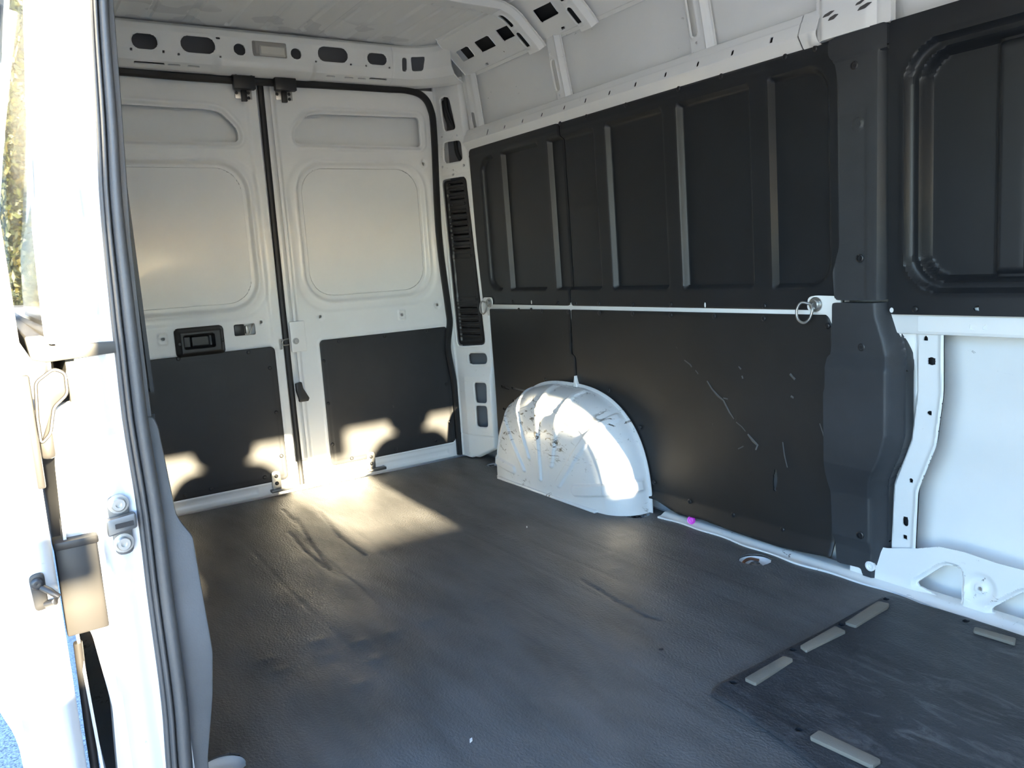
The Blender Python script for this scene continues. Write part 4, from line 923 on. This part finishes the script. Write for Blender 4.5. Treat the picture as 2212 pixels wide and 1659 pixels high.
box('rubber_pad', (2.250, -1.0525, .690), (2.266, -1.0425, .838), 'rustbrown', sdr, .003)
hk = bpy.data.objects.new('latch_hook', None); hk.location = (2.262, -1.063, .55); COL.objects.link(hk); hk.parent = sdr; hk.matrix_parent_inverse = Matrix.Translation(-Vector(sdr.location))
prism('hook_plate', rpoly([(-1.078, .580), (-1.060, .582), (-1.060, .532), (-1.076, .530)], .008), lambda a, b, c: (c-2.262, a+1.063, b-.55), 2.256, 2.266, 'rustbrown', None, .002).parent = hk
tube('hook', [(0.004, -.002, .012), (.014, .006, .008), (.018, .014, 0), (.014, .010, -.008), (.004, .0, -.012)], .0045, 'rustbrown', None, 8).parent = hk
o = place('hook_bolt', RIVET, 'steel', (.004, -.006, .018), (1, 0, 0)); o.parent = hk

# ================================================================== CAB (behind the camera; it shades the sun)
trn = [1]
def trim(o): trn[0] += 1; o.name = 'trim_%d' % trn[0]; return struct(o)
BPI = [(.70, -.02), (.705, .56), (.690, .70), (.648, .88), (.632, 1.05), (.65, 1.3), (.70, 1.95), (.97, 1.95), (.99, -.02)]
cabm = struct(prism('wall_front', BPI, lambda a, b, c: (c, a, b), 3.58, 3.74, 'white', None, .006))          # driver-side B-pillar
BPN = [(oy(z)-.022, z) for z in (-.28, .2, .5, .7, .86, 1.02, 1.19, 1.3, 1.6, 1.9)]+[(-.78, 1.9), (-.80, -.28)]
trim(prism('b_pillar', BPN, lambda a, b, c: (c, a, b), 3.60, 3.76, 'white', None, .006))
for s_ in (-1, 1):
    trim(box('cab_side', (3.77, s_*.97-.02, -.30), (5.15, s_*.97+.02, .80), 'white', None, .01)); trim(tube('a_pillar', [(5.3, s_*.90, .78), (4.9, s_*.87, 1.15), (4.42, s_*.82, 1.62)], .05, 'white', None, 8))
trim(box('cab_roof', (3.77, -.90, 1.68), (4.45, .90, 1.75), 'white', None, .02)); trim(box('cab_front_roof', (4.31, -.93, 1.76), (4.47, .93, 1.97), 'white', None, .02))
trim(box('bonnet', (5.36, -.92, -.3), (5.95, .92, .70), 'white', None, .08)); trim(box('cab_floor', (3.64, -.94, -.10), (5.3, .94, -.002), 'tape', None, 0))
tag(box('sunblock_shelf', (4.22, -.80, 1.192), (4.42, .80, 1.66), 'tape', None, .03), 'unseen shelf added under the cab roof to cut the sun', 'shelf')  # added shelf, lower edge set to cut the top of the sun patches
tag(box('dashboard', (4.75, -.90, .10), (5.30, .90, .865), 'tape', None, .05), 'dark dashboard in the cab', 'dashboard')
tag(box('rear_view_mirror', (4.60, -.235, 1.118), (4.63, .028, 1.26), 'plastic', None, .01), 'black mirror hanging in the cab', 'mirror')
# open front passenger door: its window lets the sun onto the jamb
FD = struct(sheet('door_4', -1.96, -1.03, -.30, 1.76, .02, lambda y, z: (5.00+0*y, y, z), lambda y, z: np.maximum(rr(y, z, -1.60, -1.035, -.28, 1.74, .06), -rr(y, z, -1.54, -1.055, 1.005, 1.66, .07)), .05, 'white', None))
tag(box('door_mirror', (5.06, -1.36, 1.165), (5.14, -1.10, 1.262), 'plastic', None, .02), 'black mirror on the open front door', 'mirror')
def seat(yc, hw, top, hy0, hy1, lab):
    t = thing('cab_seat', lab, 'seat', (3.85, yc, .0), 'cab seats')
    prism('backrest', rpoly([(yc-hw, .30), (yc+hw, .30), (yc+hw, top-.13), (yc+hw-.09, top), (yc-hw+.09, top), (yc-hw, top-.13)], .08, 8), lambda a, b, c: (c, a, b), 3.76, 3.90, 'tape', t, .02)
    prism('headrest', rpoly([(hy0, top+.02), (hy1, top+.02), (hy1+.01, top+.24), (hy0-.01, top+.24)], .06, 8), lambda a, b, c: (c, a, b), 3.80, 3.90, 'tape', t, .02)
    box('cushion', (3.86, yc-hw, .24), (4.40, yc+hw, .42), 'tape', t, .05); box('pedestal', (3.9, yc-.2, .0), (4.3, yc+.2, .24), 'plastic', t, .02)
seat(.385, .248, 1.005, .268, .485, 'dark cloth driver seat in the cab'); seat(-.485, .265, .998, -.610, -.355, 'dark cloth passenger seat in the cab')

# ================================================================== OUTSIDE
gr = struct(box('ground', (-60, -60, -.75), (60, 60, -.62), 'asphalt', bev=0))
def leaf_mesh(n, rx, rz, seed, size):
    r = np.random.default_rng(seed); v = []; f = []; mi = []
    k = 0
    while k < n:
        d = r.normal(size=3); d /= np.linalg.norm(d); rad = r.random()**.33
        c = d*rad*np.array([rx, rx, rz]); c *= 1+.22*math.sin(5*d[0]+seed)*math.sin(4*d[2]+2*d[1])
        a = r.normal(size=3); a /= np.linalg.norm(a); b = np.cross(a, r.normal(size=3)); b /= np.linalg.norm(b)+1e-9; s = size*(.6+.8*r.random())
        i = len(v); v += [c-a*s, c-b*s*.5, c+a*s, c+b*s*.5]; f.append((i, i+1, i+2, i+3)); mi.append(int(r.integers(0, 3))); k += 1
    me = bpy.data.meshes.new('crown'); me.from_pydata([tuple(p) for p in v], [], f)
    for m_ in M['leaf']: me.materials.append(m_)
    me.polygons.foreach_set('material_index', mi); return me
def tree(x, y, h, rx, rz, n, seed, size, lab, zc=None):
    t = thing('tree', lab, 'tree', (x, y, -.62), 'trees beyond the lot')
    zc = zc if zc is not None else h-rz*.9
    o = link('crown', leaf_mesh(n, rx, rz, seed, size), None, t); o['kind'] = 'stuff'
    o.matrix_parent_inverse = Matrix.Identity(4); o.location = (0, 0, zc+.62)
    tr = smooth_path([(x, y, -.62), (x+.1, y+.05, h*.35), (x-.1, y+.1, h*.8)], 5); tube('trunk', tr, .16, 'bark', t, 8)
    for q in range(4):
        a = seed+q*1.7; tube('branch', smooth_path([(x, y, h*.3+q*.3), (x+.8*math.cos(a), y+.8*math.sin(a), h*.5+q*.4), (x+1.6*math.cos(a), y+1.6*math.sin(a), h*.62+q*.5)], 4), .04, 'bark', t, 6)
tree(-14.0, -.9, 6.0, 2.6, 3.6, 46000, 1, .075, 'bright yellow-green tree seen in the gap above the parked car', 2.9)
tree(-15.0, -8.2, 7.5, 2.6, 4.0, 9000, 2, .10, 'tall yellowing tree outside the left edge, beyond the sliding door', 3.2)
tree(-15.5, 5.2, 7.0, 2.6, 3.8, 6000, 3, .12, 'tree hidden behind the body side of the van', 3.0)
tree(-14.0, -14.6, 6.5, 2.6, 3.6, 6000, 5, .12, 'leafy tree further out on the passenger side', 2.6)
tree(-21.5, -1.2, 11.5, 3.8, 5.6, 34000, 8, .12, 'tall tree standing behind the bright yellow-green one', 5.8)
# parked car behind
pc_ = thing('parked_car', 'dark parked car seen low in the gap behind the van', 'car', (-9.5, -1.6, -.62), None)
CP = [(-2.1, .28), (2.1, .28), (2.15, .62), (1.95, .84), (1.05, .92), (.55, 1.40), (-1.3, 1.42), (-1.95, .95), (-2.15, .85)]
prism('body', rpoly(CP, .08, 3), lambda a, b, c: (-9.5+c, -1.6+a, -.62+b), -.85, .85, 'darksteel', pc_, .05)
prism('window', rpoly([(-1.25, .95), (.75, .95), (.42, 1.33), (-1.2, 1.34)], .06, 3), lambda a, b, c: (-9.5+c, -1.6+a, -.62+b), .845, .858, 'plastic', pc_, 0)
for a in (-1.35, 1.35):
    o = place('wheel', lathe_mesh('wheel', [(.0, .0), (.2, .0), (.22, -.02), (.33, -.02), (.34, -.2), (.2, -.22)], 20), 'cable', (-9.5+.87, -1.6+a, -.62+.33), (1, 0, 0), pc_)
box('door_handle_bar', (-8.655, -1.75, .26), (-8.63, -1.55, .29), 'steel', pc_, .005)
